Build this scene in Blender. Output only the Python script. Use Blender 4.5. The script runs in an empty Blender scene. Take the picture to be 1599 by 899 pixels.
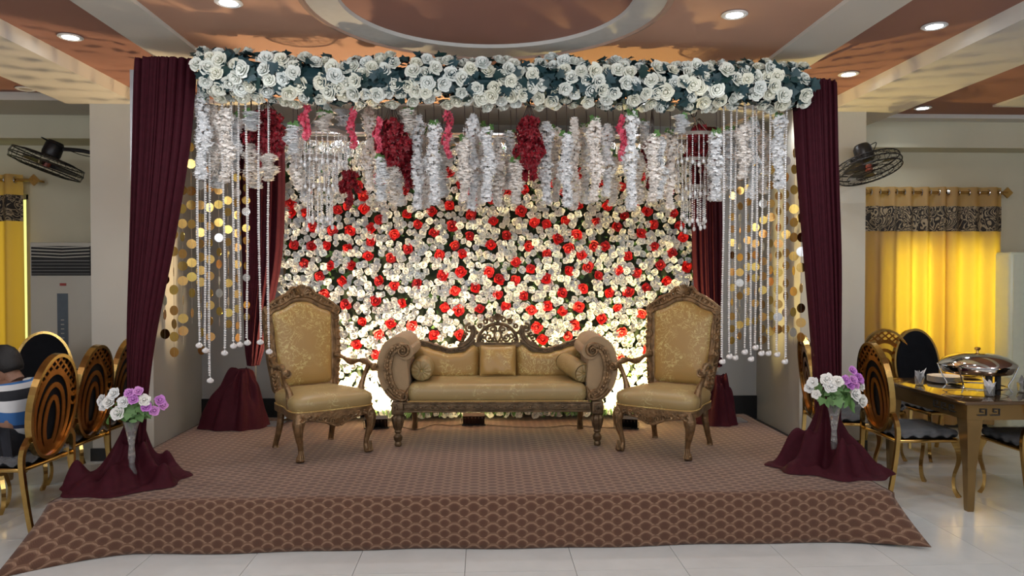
import bpy, math, random
from mathutils import Vector, Matrix, Euler, noise as mnoise
R = math.radians
PI = math.pi
random.seed(7)
SC = bpy.context.scene
COL = SC.collection

# ------------------------------------------------------------------ camera, world, lights, exposure
FPX = 1155.0
YAW, PITCH, CAMZ = R(2.23), R(0.97), 1.6
cam = bpy.data.cameras.new('camera'); cam.sensor_width = 36; cam.lens = FPX / 1599 * 36
camo = bpy.data.objects.new('camera', cam); COL.objects.link(camo)
camo.location = (0, 0, CAMZ); camo.rotation_euler = (PI / 2 - PITCH, 0, -YAW)
SC.camera = camo
CM = camo.rotation_euler.to_matrix()

def P(px, py, Y=None, Z=None):
    """point of the room seen at a pixel of the photograph, on the plane Y=.. or Z=.."""
    d = CM @ Vector(((px - 799.5) / FPX, -(py - 449.5) / FPX, -1))
    t = Y / d.y if Y is not None else (Z - CAMZ) / d.z
    return Vector((0, 0, CAMZ)) + d * t

w = bpy.data.worlds.new('world'); SC.world = w; w.use_nodes = True
bg = w.node_tree.nodes['Background']; bg.inputs[0].default_value = (0.86, 0.92, 1.0, 1); bg.inputs[1].default_value = 0.55
SC.view_settings.view_transform = 'Standard'; SC.view_settings.look = 'None'
SC.view_settings.exposure = 0.0; SC.view_settings.gamma = 1.0; SC.view_settings.use_curve_mapping = False
SC.cycles.use_denoising = True
SC.cycles.max_bounces = 8; SC.cycles.transparent_max_bounces = 12
SC.cycles.sample_clamp_indirect = 4.0

def light(name, kind, loc, energy, color, aim=None, **kw):
    l = bpy.data.lights.new(name, kind); l.energy = energy; l.color = color
    for k, v in kw.items(): setattr(l, k, v)
    o = bpy.data.objects.new(name, l); COL.objects.link(o); o.location = loc
    if aim is not None:
        o.rotation_euler = (Vector(aim) - Vector(loc)).to_track_quat('-Z', 'Y').to_euler()
    return o
COOL = (0.93, 0.96, 1.0)
# unseen fill lights added overhead to brighten the garland and other front faces
for x in (-4.2, -1.4, 1.4, 4.2):
    for y in (-1.5, 1.6):
        light('hall_fill_light', 'POINT', (x, y, 2.75), 66, COOL, None, shadow_soft_size=.3)
# daylight outside the two curtained windows
light('daylight_right', 'AREA', (4.45, 8.6, 1.7), 250, (1.0, 0.97, 0.9), (4.45, 7.6, 1.4), size=2.0)
light('daylight_left', 'AREA', (-5.2, 8.6, 1.7), 420, (1.0, 0.97, 0.9), (-5.2, 7.6, 1.4), size=2.0)

# ------------------------------------------------------------------ materials
MATS = {}
def nodes(m): return m.node_tree.nodes, m.node_tree.links
def mat(name, col, rough=0.6, metal=0.0, var=0.0, scale=20, bump=0.0, bscale=60, sheen=0.0, coat=0.0, trans=0.0, emit=None, estr=0, alpha=1.0, obvar=0.0, islandvar=0.0, col2=None):
    if name in MATS: return MATS[name]
    m = bpy.data.materials.new(name); m.use_nodes = True
    N, L = nodes(m); b = N['Principled BSDF']
    b.inputs['Base Color'].default_value = (*col, 1); b.inputs['Roughness'].default_value = rough
    b.inputs['Metallic'].default_value = metal
    if sheen: b.inputs['Sheen Weight'].default_value = sheen
    if coat: b.inputs['Coat Weight'].default_value = coat
    if trans: b.inputs['Transmission Weight'].default_value = trans
    if alpha < 1: b.inputs['Alpha'].default_value = alpha
    if emit: b.inputs['Emission Color'].default_value = (*emit, 1); b.inputs['Emission Strength'].default_value = estr
    tc = N.new('ShaderNodeTexCoord')
    if var or obvar or islandvar or col2:
        c2 = col2 or tuple(min(1, c * (1 - var)) for c in col)
        mx = N.new('ShaderNodeMix'); mx.data_type = 'RGBA'
        mx.inputs[6].default_value = (*col, 1); mx.inputs[7].default_value = (*c2, 1)
        if obvar:
            oi = N.new('ShaderNodeObjectInfo'); L.new(oi.outputs['Random'], mx.inputs[0])
        elif islandvar:
            g = N.new('ShaderNodeNewGeometry'); L.new(g.outputs['Random Per Island'], mx.inputs[0])
        else:
            nz = N.new('ShaderNodeTexNoise'); nz.inputs['Scale'].default_value = scale; nz.inputs['Detail'].default_value = 4
            L.new(tc.outputs['Object'], nz.inputs['Vector'])
            mr = N.new('ShaderNodeMapRange'); mr.inputs[1].default_value = .35; mr.inputs[2].default_value = .65
            L.new(nz.outputs['Fac'], mr.inputs[0]); L.new(mr.outputs[0], mx.inputs[0])
        L.new(mx.outputs[2], b.inputs['Base Color'])
    if bump:
        nb = N.new('ShaderNodeTexNoise'); nb.inputs['Scale'].default_value = bscale; nb.inputs['Detail'].default_value = 5
        L.new(tc.outputs['Object'], nb.inputs['Vector'])
        bp = N.new('ShaderNodeBump'); bp.inputs['Strength'].default_value = bump; bp.inputs['Distance'].default_value = 0.01
        L.new(nb.outputs['Fac'], bp.inputs['Height']); L.new(bp.outputs[0], b.inputs['Normal'])
    MATS[name] = m
    return m

M_wall = mat('wall_paint', (.56, .54, .475), .85, var=.06, scale=2, bump=.05)
M_wallbay = mat('bay_wall_paint', (.58, .545, .41), .85, var=.06, scale=2, bump=.05)
M_wallgrey = mat('grey_wall_paint', (.40, .405, .40), .85, var=.06, scale=2, bump=.05)
M_cream = mat('cream_ceiling', (.62, .585, .52), .8, var=.05, scale=2)
M_white = mat('white_ceiling', (.66, .64, .60), .7, var=.03, scale=2)
M_terra = mat('terracotta_ceiling', (.32, .155, .115), .75, var=.08, scale=1.5)
M_peach = mat('peach_ceiling', (.55, .32, .225), .75, var=.08, scale=1.5)
M_black = mat('black_baseboard', (.012, .012, .013), .35, var=.2)
M_tile = mat('marble_tile', (.60, .635, .63), .16, var=.07, scale=5, obvar=0)
M_grout = mat('grout', (.25, .26, .26), .8, var=.1)
M_wine = mat('wine_drape_cloth', (.046, .0050, .0110), .75, var=.2, scale=30, bump=.1, bscale=300)
M_pole = mat('frame_pipe', (.35, .35, .36), .35, metal=.8, var=.1)
M_gold = mat('polished_gold', (.62, .40, .13), .2, metal=1, var=.2, scale=12)
M_goldd = mat('amber_gold_slats', (.42, .17, .035), .28, metal=.9, var=.3, scale=8)
M_pad = mat('black_velvet', (.006, .007, .010), .85, var=.2)
for m_ in (M_wine, M_pad): m_.node_tree.nodes['Principled BSDF'].inputs['Specular IOR Level'].default_value = .15
M_carve = mat('bronze_carved_wood', (.27, .165, .078), .36, metal=.55, var=.5, scale=22, bump=.55, bscale=55)
M_carved = mat('dark_bronze_carved_wood', (.175, .115, .06), .38, metal=.5, var=.5, scale=22, bump=.55, bscale=55)
M_rosew = mat('white_rose_petal', (.86, .84, .78), .55, col2=(.70, .78, .82), obvar=1)
M_rosewi = mat('white_rose_petal_mass', (.86, .84, .79), .55, col2=(.68, .76, .80), islandvar=1)
M_roseg = mat('ivory_rose_petal', (.88, .88, .74), .55, col2=(.82, .87, .84), obvar=1)
M_roser = mat('red_rose_petal', (.70, .012, .012), .5, col2=(.42, .008, .012), obvar=1)
M_leaf = mat('green_leaf', (.045, .13, .035), .5, col2=(.10, .22, .06), islandvar=1)
M_leafd = mat('dark_blue_green_leaf', (.012, .045, .040), .5, col2=(.02, .06, .075), islandvar=1)
M_wist = mat('white_wisteria_petal', (.94, .91, .87), .55, col2=(.93, .86, .79), islandvar=1)
M_wist2 = mat('cool_white_wisteria_petal', (.94, .94, .93), .55, col2=(.87, .89, .91), islandvar=1)
M_redcl = mat('crimson_blossom', (.14, .004, .010), .5, col2=(.32, .008, .02), islandvar=1)
M_pink = mat('deep_pink_blossom', (.62, .03, .09), .5, col2=(.75, .16, .22), islandvar=1)
M_pearl = mat('pearl_bead', (.80, .79, .78), .25, var=.08, coat=.4)
M_crys = mat('clear_acrylic_crystal', (.90, .91, .92), .12, col2=(.80, .82, .84), islandvar=1, coat=.3, trans=.12)
M_coin = mat('gold_foil_disc', (.72, .52, .14), .22, metal=1, col2=(.62, .34, .12), obvar=1)
M_coins = mat('silver_foil_disc', (.70, .72, .72), .25, metal=.9, var=.1)
M_hoop = mat('wrapped_hoop', (.33, .29, .25), .6, var=.2)
M_fan = mat('fan_dark_metal', (.012, .012, .014), .4, metal=.3, var=.2)
M_wire = mat('dark_wire', (.05, .03, .025), .6, var=.2)
M_ac = mat('beige_plastic', (.52, .50, .43), .45, var=.05, scale=3)
M_dark = mat('dark_slot', (.015, .015, .015), .6, var=.1)
M_purple = mat('purple_rose_petal', (.50, .17, .58), .55, col2=(.62, .28, .62), obvar=1)
M_whiteflw = mat('bouquet_white_petal', (.84, .83, .77), .55, col2=(.78, .80, .80), obvar=1)
M_glass = mat('crystal_glass', (.93, .95, .95), .04, var=.02, trans=.9)
M_chrome = mat('chrome', (.75, .75, .74), .08, metal=1, var=.05)
M_plate = mat('white_china', (.82, .82, .80), .2, var=.03)
M_tissue = mat('white_tissue', (.86, .86, .86), .8, var=.05, bump=.2)
M_table = mat('brown_glossy_table', (.13, .075, .035), .08, metal=.55, var=.15, scale=4, coat=.5)
M_tablel = mat('table_gold_leg', (.30, .19, .075), .22, metal=.8, var=.2, scale=4)
M_skin = mat('skin', (.25, .13, .08), .55, var=.1)
M_hair = mat('black_hair', (.006, .005, .005), .6, var=.3, bump=.4, bscale=120)
M_trous = mat('dark_trousers', (.012, .014, .022), .8, var=.2)
M_box = mat('brown_case', (.08, .045, .03), .6, var=.2)
M_cable = mat('cable_cloth', (.16, .11, .07), .6, var=.2)

def brocade(name, base, motif, amount=.56):
    m = bpy.data.materials.new(name); m.use_nodes = True; N, L = nodes(m); b = N['Principled BSDF']
    b.inputs['Roughness'].default_value = .42
    tc = N.new('ShaderNodeTexCoord'); n1 = N.new('ShaderNodeTexNoise'); n1.inputs['Scale'].default_value = 14; n1.inputs['Detail'].default_value = 6; n1.inputs['Distortion'].default_value = 2.2
    L.new(tc.outputs['Object'], n1.inputs['Vector'])
    # thin branching filaments: where the noise crosses its middle value, inside patches
    a = N.new('ShaderNodeMath'); a.operation = 'SUBTRACT'; a.inputs[1].default_value = .5; L.new(n1.outputs['Fac'], a.inputs[0])
    ab = N.new('ShaderNodeMath'); ab.operation = 'ABSOLUTE'; L.new(a.outputs[0], ab.inputs[0])
    r1 = N.new('ShaderNodeMapRange'); r1.inputs[1].default_value = .012; r1.inputs[2].default_value = .03; r1.inputs[3].default_value = 1; r1.inputs[4].default_value = 0
    L.new(ab.outputs[0], r1.inputs[0])
    n2 = N.new('ShaderNodeTexNoise'); n2.inputs['Scale'].default_value = 5; L.new(tc.outputs['Object'], n2.inputs['Vector'])
    r2 = N.new('ShaderNodeMapRange'); r2.inputs[1].default_value = amount - .08; r2.inputs[2].default_value = amount; L.new(n2.outputs['Fac'], r2.inputs[0])
    mu = N.new('ShaderNodeMath'); mu.operation = 'MULTIPLY'; L.new(r1.outputs[0], mu.inputs[0]); L.new(r2.outputs[0], mu.inputs[1])
    mx = N.new('ShaderNodeMix'); mx.data_type = 'RGBA'; mx.inputs[6].default_value = (*base, 1); mx.inputs[7].default_value = (*motif, 1)
    L.new(mu.outputs[0], mx.inputs[0]); L.new(mx.outputs[2], b.inputs['Base Color'])
    MATS[name] = m; return m
M_broc = brocade('gold_brocade', (.37, .235, .075), (.58, .49, .20))
M_brocs = brocade('olive_gold_brocade', (.31, .225, .095), (.45, .38, .18), .58)
M_velour = mat('beige_velour', (.33, .225, .115), .6, var=.12, sheen=.1, scale=12)

def carpet_mat():
    m = bpy.data.materials.new('hexagon_carpet'); m.use_nodes = True; N, L = nodes(m); b = N['Principled BSDF']
    b.inputs['Roughness'].default_value = .9; b.inputs['Sheen Weight'].default_value = .15
    uv = N.new('ShaderNodeTexCoord')
    def mth(op, a, bb=None, c=None):
        n = N.new('ShaderNodeMath'); n.operation = op
        for i, v in enumerate((a, bb, c)):
            if v is None: continue
            if isinstance(v, (int, float)): n.inputs[i].default_value = v
            else: L.new(v, n.inputs[i])
        return n.outputs[0]
    sp = N.new('ShaderNodeSeparateXYZ'); L.new(uv.outputs['UV'], sp.inputs[0])
    u = mth('DIVIDE', sp.outputs[0], .113); v = mth('DIVIDE', sp.outputs[1], .066)
    def dist(ou, ov, sc):
        fu = mth('SUBTRACT', mth('FRACT', mth('ADD', u, ou)), .5); fv = mth('SUBTRACT', mth('FRACT', mth('ADD', v, ov)), .5)
        au = mth('ABSOLUTE', fu); av = mth('ABSOLUTE', fv)
        # hexagon norm
        h = mth('MAXIMUM', mth('MULTIPLY', av, 1.0), mth('ADD', mth('MULTIPLY', au, 1.25), mth('MULTIPLY', av, .55)))
        return mth('MULTIPLY', h, sc), fv
    d1, f1 = dist(0, 0, 1.0); d2, f2 = dist(.5, .5, 1.18)
    d = mth('MINIMUM', d1, d2)
    pick = mth('LESS_THAN', d1, d2)
    fv = mth('ADD', mth('MULTIPLY', f1, pick), mth('MULTIPLY', f2, mth('SUBTRACT', 1, pick)))
    # concentric rings: dark core below, pale ribs above
    core = mth('ADD', d, mth('MULTIPLY', fv, .62))
    rp = N.new('ShaderNodeValToRGB'); L.new(core, rp.inputs[0])
    cr = rp.color_ramp; cr.elements[0].position = .10; cr.elements[0].color = (.075, .036, .022, 1)
    cr.elements[1].position = .62; cr.elements[1].color = (.125, .072, .046, 1)
    for p, c in ((.26, (.085, .042, .026, 1)), (.34, (.115, .066, .042, 1)), (.43, (.19, .122, .085, 1)), (.53, (.205, .135, .095, 1))):
        e = cr.elements.new(p); e.color = c
    rib = mth('SINE', mth('MULTIPLY', d, 62)); ribs = mth('MULTIPLY', mth('ADD', rib, 1), .5)
    mx = N.new('ShaderNodeMix'); mx.data_type = 'RGBA'; mx.blend_type = 'MULTIPLY'; mx.inputs[0].default_value = .35
    L.new(rp.outputs[0], mx.inputs[6])
    cb = N.new('ShaderNodeCombineColor')
    for i in range(3): L.new(mth('ADD', mth('MULTIPLY', ribs, .6), .55), cb.inputs[i])
    L.new(cb.outputs[0], mx.inputs[7]); 
    mg = N.new('ShaderNodeMix'); mg.data_type = 'RGBA'; mg.blend_type = 'MULTIPLY'; mg.inputs[0].default_value = 1
    L.new(mx.outputs[2], mg.inputs[6]); mg.inputs[7].default_value = (1.20, 1.12, 1.04, 1)
    L.new(mg.outputs[2], b.inputs['Base Color'])
    bp = N.new('ShaderNodeBump'); bp.inputs['Strength'].default_value = .5; bp.inputs['Distance'].default_value = .006
    L.new(mth('ADD', mth('MULTIPLY', d, -1.0), mth('MULTIPLY', ribs, .12)), bp.inputs['Height']); L.new(bp.outputs[0], b.inputs['Normal'])
    return m
M_carpet = carpet_mat()

def curtain_mat():
    m = bpy.data.materials.new('mustard_curtain_cloth'); m.use_nodes = True; N, L = nodes(m)
    N.remove(N['Principled BSDF']); out = N['Material Output']
    d = N.new('ShaderNodeBsdfDiffuse'); d.inputs[0].default_value = (.46, .34, .19, 1)
    t = N.new('ShaderNodeBsdfTranslucent'); t.inputs[0].default_value = (.95, .56, .02, 1)
    nz = N.new('ShaderNodeTexNoise'); nz.inputs['Scale'].default_value = 90
    tc = N.new('ShaderNodeTexCoord'); L.new(tc.outputs['Object'], nz.inputs['Vector'])
    bp = N.new('ShaderNodeBump'); bp.inputs['Strength'].default_value = .1; L.new(nz.outputs['Fac'], bp.inputs['Height']); L.new(bp.outputs[0], d.inputs['Normal'])
    mx = N.new('ShaderNodeMixShader'); mx.inputs[0].default_value = .48
    L.new(d.outputs[0], mx.inputs[1]); L.new(t.outputs[0], mx.inputs[2]); L.new(mx.outputs[0], out.inputs[0])
    return m
M_curt = curtain_mat()
def band_mat():
    m = bpy.data.materials.new('black_scroll_band'); m.use_nodes = True; N, L = nodes(m); b = N['Principled BSDF']
    tc = N.new('ShaderNodeTexCoord'); n1 = N.new('ShaderNodeTexNoise'); n1.inputs['Scale'].default_value = 5; n1.inputs['Detail'].default_value = 1; n1.inputs['Distortion'].default_value = 3.0
    L.new(tc.outputs['Object'], n1.inputs['Vector'])
    wv = N.new('ShaderNodeMath'); wv.operation = 'SINE'
    mu = N.new('ShaderNodeMath'); mu.operation = 'MULTIPLY'; mu.inputs[1].default_value = 42; L.new(n1.outputs['Fac'], mu.inputs[0]); L.new(mu.outputs[0], wv.inputs[0])
    r = N.new('ShaderNodeValToRGB'); r.color_ramp.interpolation = 'LINEAR'
    mr = N.new('ShaderNodeMapRange'); mr.inputs[1].default_value = -1; mr.inputs[2].default_value = 1; L.new(wv.outputs[0], mr.inputs[0])
    r.color_ramp.elements[0].position = .58; r.color_ramp.elements[0].color = (.02, .014, .01, 1)
    r.color_ramp.elements[1].position = .72; r.color_ramp.elements[1].color = (.33, .25, .15, 1)
    L.new(mr.outputs[0], r.inputs[0]); L.new(r.outputs[0], b.inputs['Base Color']); b.inputs['Roughness'].default_value = .8
    return m
M_band = band_mat()
def stripe_mat():
    m = bpy.data.materials.new('blue_white_striped_jersey'); m.use_nodes = True; N, L = nodes(m); b = N['Principled BSDF']
    tc = N.new('ShaderNodeTexCoord'); sp = N.new('ShaderNodeSeparateXYZ'); L.new(tc.outputs['Object'], sp.inputs[0])
    ad = N.new('ShaderNodeMath'); ad.operation = 'MULTIPLY_ADD'; ad.inputs[1].default_value = .22; L.new(sp.outputs[1], ad.inputs[0]); L.new(sp.outputs[2], ad.inputs[2])
    mr = N.new('ShaderNodeMapRange'); mr.inputs[1].default_value = .45; mr.inputs[2].default_value = 1.02; L.new(ad.outputs[0], mr.inputs[0])
    r = N.new('ShaderNodeValToRGB'); r.color_ramp.interpolation = 'CONSTANT'; L.new(mr.outputs[0], r.inputs[0])
    cs = [(0, (.012, .016, .03)), (.27, (.60, .62, .64)), (.40, (.015, .03, .08)), (.44, (.03, .12, .33)), (.58, (.60, .62, .64)), (.70, (.012, .014, .02)), (.80, (.60, .62, .64)), (.85, (.03, .14, .38))]
    el = r.color_ramp.elements; el[0].position = 0; el[0].color = (*cs[0][1], 1); el[1].position = cs[1][0]; el[1].color = (*cs[1][1], 1)
    for p, c in cs[2:]: e = el.new(p); e.color = (*c, 1)
    L.new(r.outputs[0], b.inputs['Base Color']); b.inputs['Roughness'].default_value = .8
    return m
M_jersey = stripe_mat()
def plastic_mat():
    m = bpy.data.materials.new('clear_plastic_wrap'); m.use_nodes = True; N, L = nodes(m); b = N['Principled BSDF']
    b.inputs['Base Color'].default_value = (.8, .82, .84, 1); b.inputs['Roughness'].default_value = .1; b.inputs['Alpha'].default_value = .14
    tc = N.new('ShaderNodeTexCoord'); nz = N.new('ShaderNodeTexNoise'); nz.inputs['Scale'].default_value = 14; nz.inputs['Detail'].default_value = 5; nz.inputs['Distortion'].default_value = 2
    L.new(tc.outputs['Object'], nz.inputs['Vector']); bp = N.new('ShaderNodeBump'); bp.inputs['Strength'].default_value = 1; bp.inputs['Distance'].default_value = .03
    L.new(nz.outputs['Fac'], bp.inputs['Height']); L.new(bp.outputs[0], b.inputs['Normal'])
    return m
M_wrap = plastic_mat()
M_lamp = mat('downlight_lens', (.9, .95, 1), .5, emit=(.86, .94, 1), estr=28)
M_lampoff = mat('unlit_downlight_lens', (.45, .40, .36), .5, var=.05)
M_flood = mat('floodlight_lens', (1, .8, .5), .5, emit=(1, .75, .35), estr=25)
M_pane = mat('window_daylight_glass', (.9, .95, .8), .1, var=.02, trans=1.0)
M_frost = mat('sunlit_frosted_glass', (.9, 1, .45), .4, emit=(.78, .86, .28), estr=1.1)

# ------------------------------------------------------------------ mesh builder
class MB:
    def __init__(s): s.v = []; s.f = []; s.uv = None
    def add(s, vs, fs, mtx=None):
        o = len(s.v)
        s.v += [tuple(mtx @ Vector(p)) for p in vs] if mtx is not None else [tuple(p) for p in vs]
        s.f += [tuple(i + o for i in f) for f in fs]
    def box(s, a, b, mtx=None, bev=0):
        x0, y0, z0 = a; x1, y1, z1 = b
        if x0 > x1: x0, x1 = x1, x0
        if y0 > y1: y0, y1 = y1, y0
        if z0 > z1: z0, z1 = z1, z0
        if not bev:
            s.add([(x0, y0, z0), (x1, y0, z0), (x1, y1, z0), (x0, y1, z0), (x0, y0, z1), (x1, y0, z1), (x1, y1, z1), (x0, y1, z1)],
                  [(0, 3, 2, 1), (4, 5, 6, 7), (0, 1, 5, 4), (1, 2, 6, 5), (2, 3, 7, 6), (3, 0, 4, 7)], mtx)
        else:
            s.rbox(a, b, bev, mtx)
    def rbox(s, a, b, r, mtx=None, n=3):
        """box with rounded vertical edges and rounded top and bottom rims"""
        x0, y0, z0 = a; x1, y1, z1 = b
        rings = []
        r = min(r, (x1 - x0) / 2.01, (y1 - y0) / 2.01, (z1 - z0) / 2.01)
        def ring(ins, z):
            o = []
            for cx, cy, a0 in ((x1 - r, y1 - r, 0), (x0 + r, y1 - r, 90), (x0 + r, y0 + r, 180), (x1 - r, y0 + r, 270)):
                for k in range(n + 1):
                    t = R(a0 + 90 * k / n); rr = r - ins
                    o.append((cx + rr * math.cos(t), cy + rr * math.sin(t), z))
            return o
        for k in range(n + 1):
            t = PI / 2 * k / n; rings.append(ring(r * (1 - math.sin(t)) * .999, z0 + r * (1 - math.cos(t))))
        for k in range(n + 1):
            t = PI / 2 * k / n; rings.append(ring(r * (1 - math.cos(t)) * .999, z1 - r + r * math.sin(t)))
        s.loft(rings, True, True, mtx)
    def loft(s, rings, closed=True, cap=True, mtx=None):
        n = len(rings[0]); vs = [p for r in rings for p in r]; fs = []
        for i in range(len(rings) - 1):
            for j in range(n if closed else n - 1):
                k = (j + 1) % n
                fs.append((i * n + j, i * n + k, (i + 1) * n + k, (i + 1) * n + j))
        if cap:
            fs.append(tuple(reversed(range(n)))); fs.append(tuple(range((len(rings) - 1) * n, len(rings) * n)))
        s.add(vs, fs, mtx)
    def lathe(s, prof, n=16, mtx=None, cap=True, flute=0, nf=0):
        rings = []
        for r, z in prof:
            rings.append([((r * (1 - (flute * (.5 + .5 * math.cos(nf * 2 * PI * k / n))) if flute else r) if False else r * (1 - (flute * (.5 + .5 * math.cos(nf * 2 * PI * k / n)) if flute else 0))) * math.cos(2 * PI * k / n),
                           r * (1 - (flute * (.5 + .5 * math.cos(nf * 2 * PI * k / n)) if flute else 0)) * math.sin(2 * PI * k / n), z) for k in range(n)])
        s.loft(rings, True, cap, mtx)
    def tube(s, pts, rad, n=6, closed=False, mtx=None, cap=True):
        pts = [Vector(p) for p in pts]; m = len(pts)
        rad = rad if isinstance(rad, (list, tuple)) else [rad] * m
        rings = []; up = None
        for i, p in enumerate(pts):
            if closed: t = pts[(i + 1) % m] - pts[i - 1]
            else: t = pts[min(i + 1, m - 1)] - pts[max(i - 1, 0)]
            t = t.normalized() if t.length > 1e-9 else Vector((0, 0, 1))
            if up is None:
                up = Vector((0, 0, 1)) if abs(t.z) < .9 else Vector((0, 1, 0))
            a = (up - t * up.dot(t)); a = a.normalized() if a.length > 1e-6 else t.orthogonal().normalized()
            up = a; b = t.cross(a)
            rings.append([p + (a * math.cos(2 * PI * k / n) + b * math.sin(2 * PI * k / n)) * rad[i] for k in range(n)])
        if closed: rings.append(rings[0]); cap = False
        s.loft(rings, True, cap, mtx)
    def strip(s, pts, w, d, nrm=(0, 1, 0), closed=False, mtx=None):
        """rectangular section swept along a planar curve: w in the plane, d along nrm; w may be a list"""
        pts = [Vector(p) for p in pts]; nr = Vector(nrm).normalized(); m = len(pts)
        w = w if isinstance(w, (list, tuple)) else [w] * m
        rings = []
        for i, p in enumerate(pts):
            if closed: t = pts[(i + 1) % m] - pts[i - 1]
            else: t = pts[min(i + 1, m - 1)] - pts[max(i - 1, 0)]
            t = t.normalized(); sd = t.cross(nr).normalized() * (w[i] / 2); dn = nr * (d / 2)
            rings.append([p - sd - dn, p + sd - dn, p + sd + dn, p - sd + dn])
        if closed: rings.append(rings[0])
        s.loft(rings, True, not closed, mtx)
    def ball(s, c, r, n=8, m=5, sc=(1, 1, 1), mtx=None):
        vs = [(c[0], c[1], c[2] + r * sc[2])]; fs = []
        for i in range(1, m):
            a = PI * i / m
            for j in range(n):
                b = 2 * PI * j / n
                vs.append((c[0] + r * sc[0] * math.sin(a) * math.cos(b), c[1] + r * sc[1] * math.sin(a) * math.sin(b), c[2] + r * sc[2] * math.cos(a)))
        vs.append((c[0], c[1], c[2] - r * sc[2])); L = len(vs) - 1
        for j in range(n):
            k = (j + 1) % n
            fs.append((0, 1 + j, 1 + k)); fs.append((L, 1 + (m - 2) * n + k, 1 + (m - 2) * n + j))
            for i in range(m - 2): fs.append((1 + i * n + j, 1 + (i + 1) * n + j, 1 + (i + 1) * n + k, 1 + i * n + k))
        s.add(vs, fs, mtx)
    def grid(s, fn, nu, nv, mtx=None):
        vs = [fn(i / nu, j / nv) for j in range(nv + 1) for i in range(nu + 1)]
        fs = [(j * (nu + 1) + i, j * (nu + 1) + i + 1, (j + 1) * (nu + 1) + i + 1, (j + 1) * (nu + 1) + i) for j in range(nv) for i in range(nu)]
        s.add(vs, fs, mtx)
    def prism(s, outline, y0, y1, mtx=None):
        """outline of (x, z) points extruded along y"""
        n = len(outline); vs = [(x, y0, z) for x, z in outline] + [(x, y1, z) for x, z in outline]
        fs = [tuple(range(n)), tuple(reversed(range(n, 2 * n)))] + [(i, (i + 1) % n, n + (i + 1) % n, n + i) for i in range(n)]
        fs = [tuple(reversed(f)) for f in fs]
        s.add(vs, fs, mtx)
    def join(s, mesh, mtx):
        s.add([v.co for v in mesh.vertices], [tuple(p.vertices) for p in mesh.polygons], mtx)
    def mesh(s, name, m, smooth=True, angle=40):
        me = bpy.data.meshes.new(name); me.from_pydata(s.v, [], s.f); me.update()
        if m: me.materials.append(m)
        if smooth:
            me.shade_smooth()
            if angle: 
                try: me.set_sharp_from_angle(angle=R(angle))
                except Exception: pass
        return me
    def build(s, name, m, parent=None, smooth=True, loc=None, angle=40, kind=None):
        o = bpy.data.objects.new(name, s.mesh(name, m, smooth, angle)); COL.objects.link(o)
        if parent: o.parent = parent
        if loc is not None: o.location = loc
        if kind: o['kind'] = kind
        return o

def inst(name, mesh, parent=None, mtx=None):
    o = bpy.data.objects.new(name, mesh); COL.objects.link(o)
    if parent: o.parent = parent
    if mtx is not None: o.matrix_local = mtx
    return o
def tag(o, label=None, cat=None, group=None, kind=None):
    if label: o['label'] = label
    if cat: o['category'] = cat
    if group: o['group'] = group
    if kind: o['kind'] = kind
    return o
def thing(name, label, cat, loc=(0, 0, 0), rz=0, group=None):
    o = bpy.data.objects.new(name, None); COL.objects.link(o); o.location = loc; o.rotation_euler = (0, 0, rz); o.empty_display_size = .1
    return tag(o, label, cat, group)
def copy_tree(o, kids, parent=None):
    c = o.copy(); COL.objects.link(c); c.parent = parent
    for ch in kids.get(o.name, []): copy_tree(ch, kids, c)
    return c
def kidmap(root):
    m = {}
    def go(o):
        m[o.name] = list(o.children)
        for c in o.children: go(c)
    go(root); return m
def TRS(loc, rot=(0, 0, 0), sc=1):
    s = (sc, sc, sc) if isinstance(sc, (int, float)) else sc
    return Matrix.Translation(loc) @ Euler(rot).to_matrix().to_4x4() @ Matrix.Diagonal((*s, 1))
def smooth_path(pts, n=8, closed=False):
    """Catmull-Rom through the points"""
    pts = [Vector(p) for p in pts]; m = len(pts); out = []
    for i in range(m if closed else m - 1):
        g = (lambda k: pts[k % m]) if closed else (lambda k: pts[max(0, min(m - 1, k))])
        p0, p1, p2, p3 = g(i - 1), g(i), g(i + 1), g(i + 2)
        for k in range(n):
            t = k / n
            out.append(.5 * ((2 * p1) + (p2 - p0) * t + (2 * p0 - 5 * p1 + 4 * p2 - p3) * t * t + (3 * p1 - p0 - 3 * p2 + p3) * t ** 3))
    if not closed: out.append(pts[-1])
    return out
def spiral(cx, cz, r0, turns, a0, d=1, y=0, n=10, shrink=.25):
    """flat spiral in the xz plane from radius r0 inwards, starting at angle a0 (degrees)"""
    k = int(n * turns) + 1
    return [(cx + r0 * (1 - (1 - shrink) * i / (k - 1)) * math.cos(R(a0) + d * 2 * PI * turns * i / (k - 1)), y,
             cz + r0 * (1 - (1 - shrink) * i / (k - 1)) * math.sin(R(a0) + d * 2 * PI * turns * i / (k - 1))) for i in range(k)]
def facing(n, spin=0):
    """rotation taking local +Z to direction n"""
    return Vector(n).to_track_quat('Z', 'Y').to_matrix().to_4x4() @ Matrix.Rotation(spin, 4, 'Z')

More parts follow.
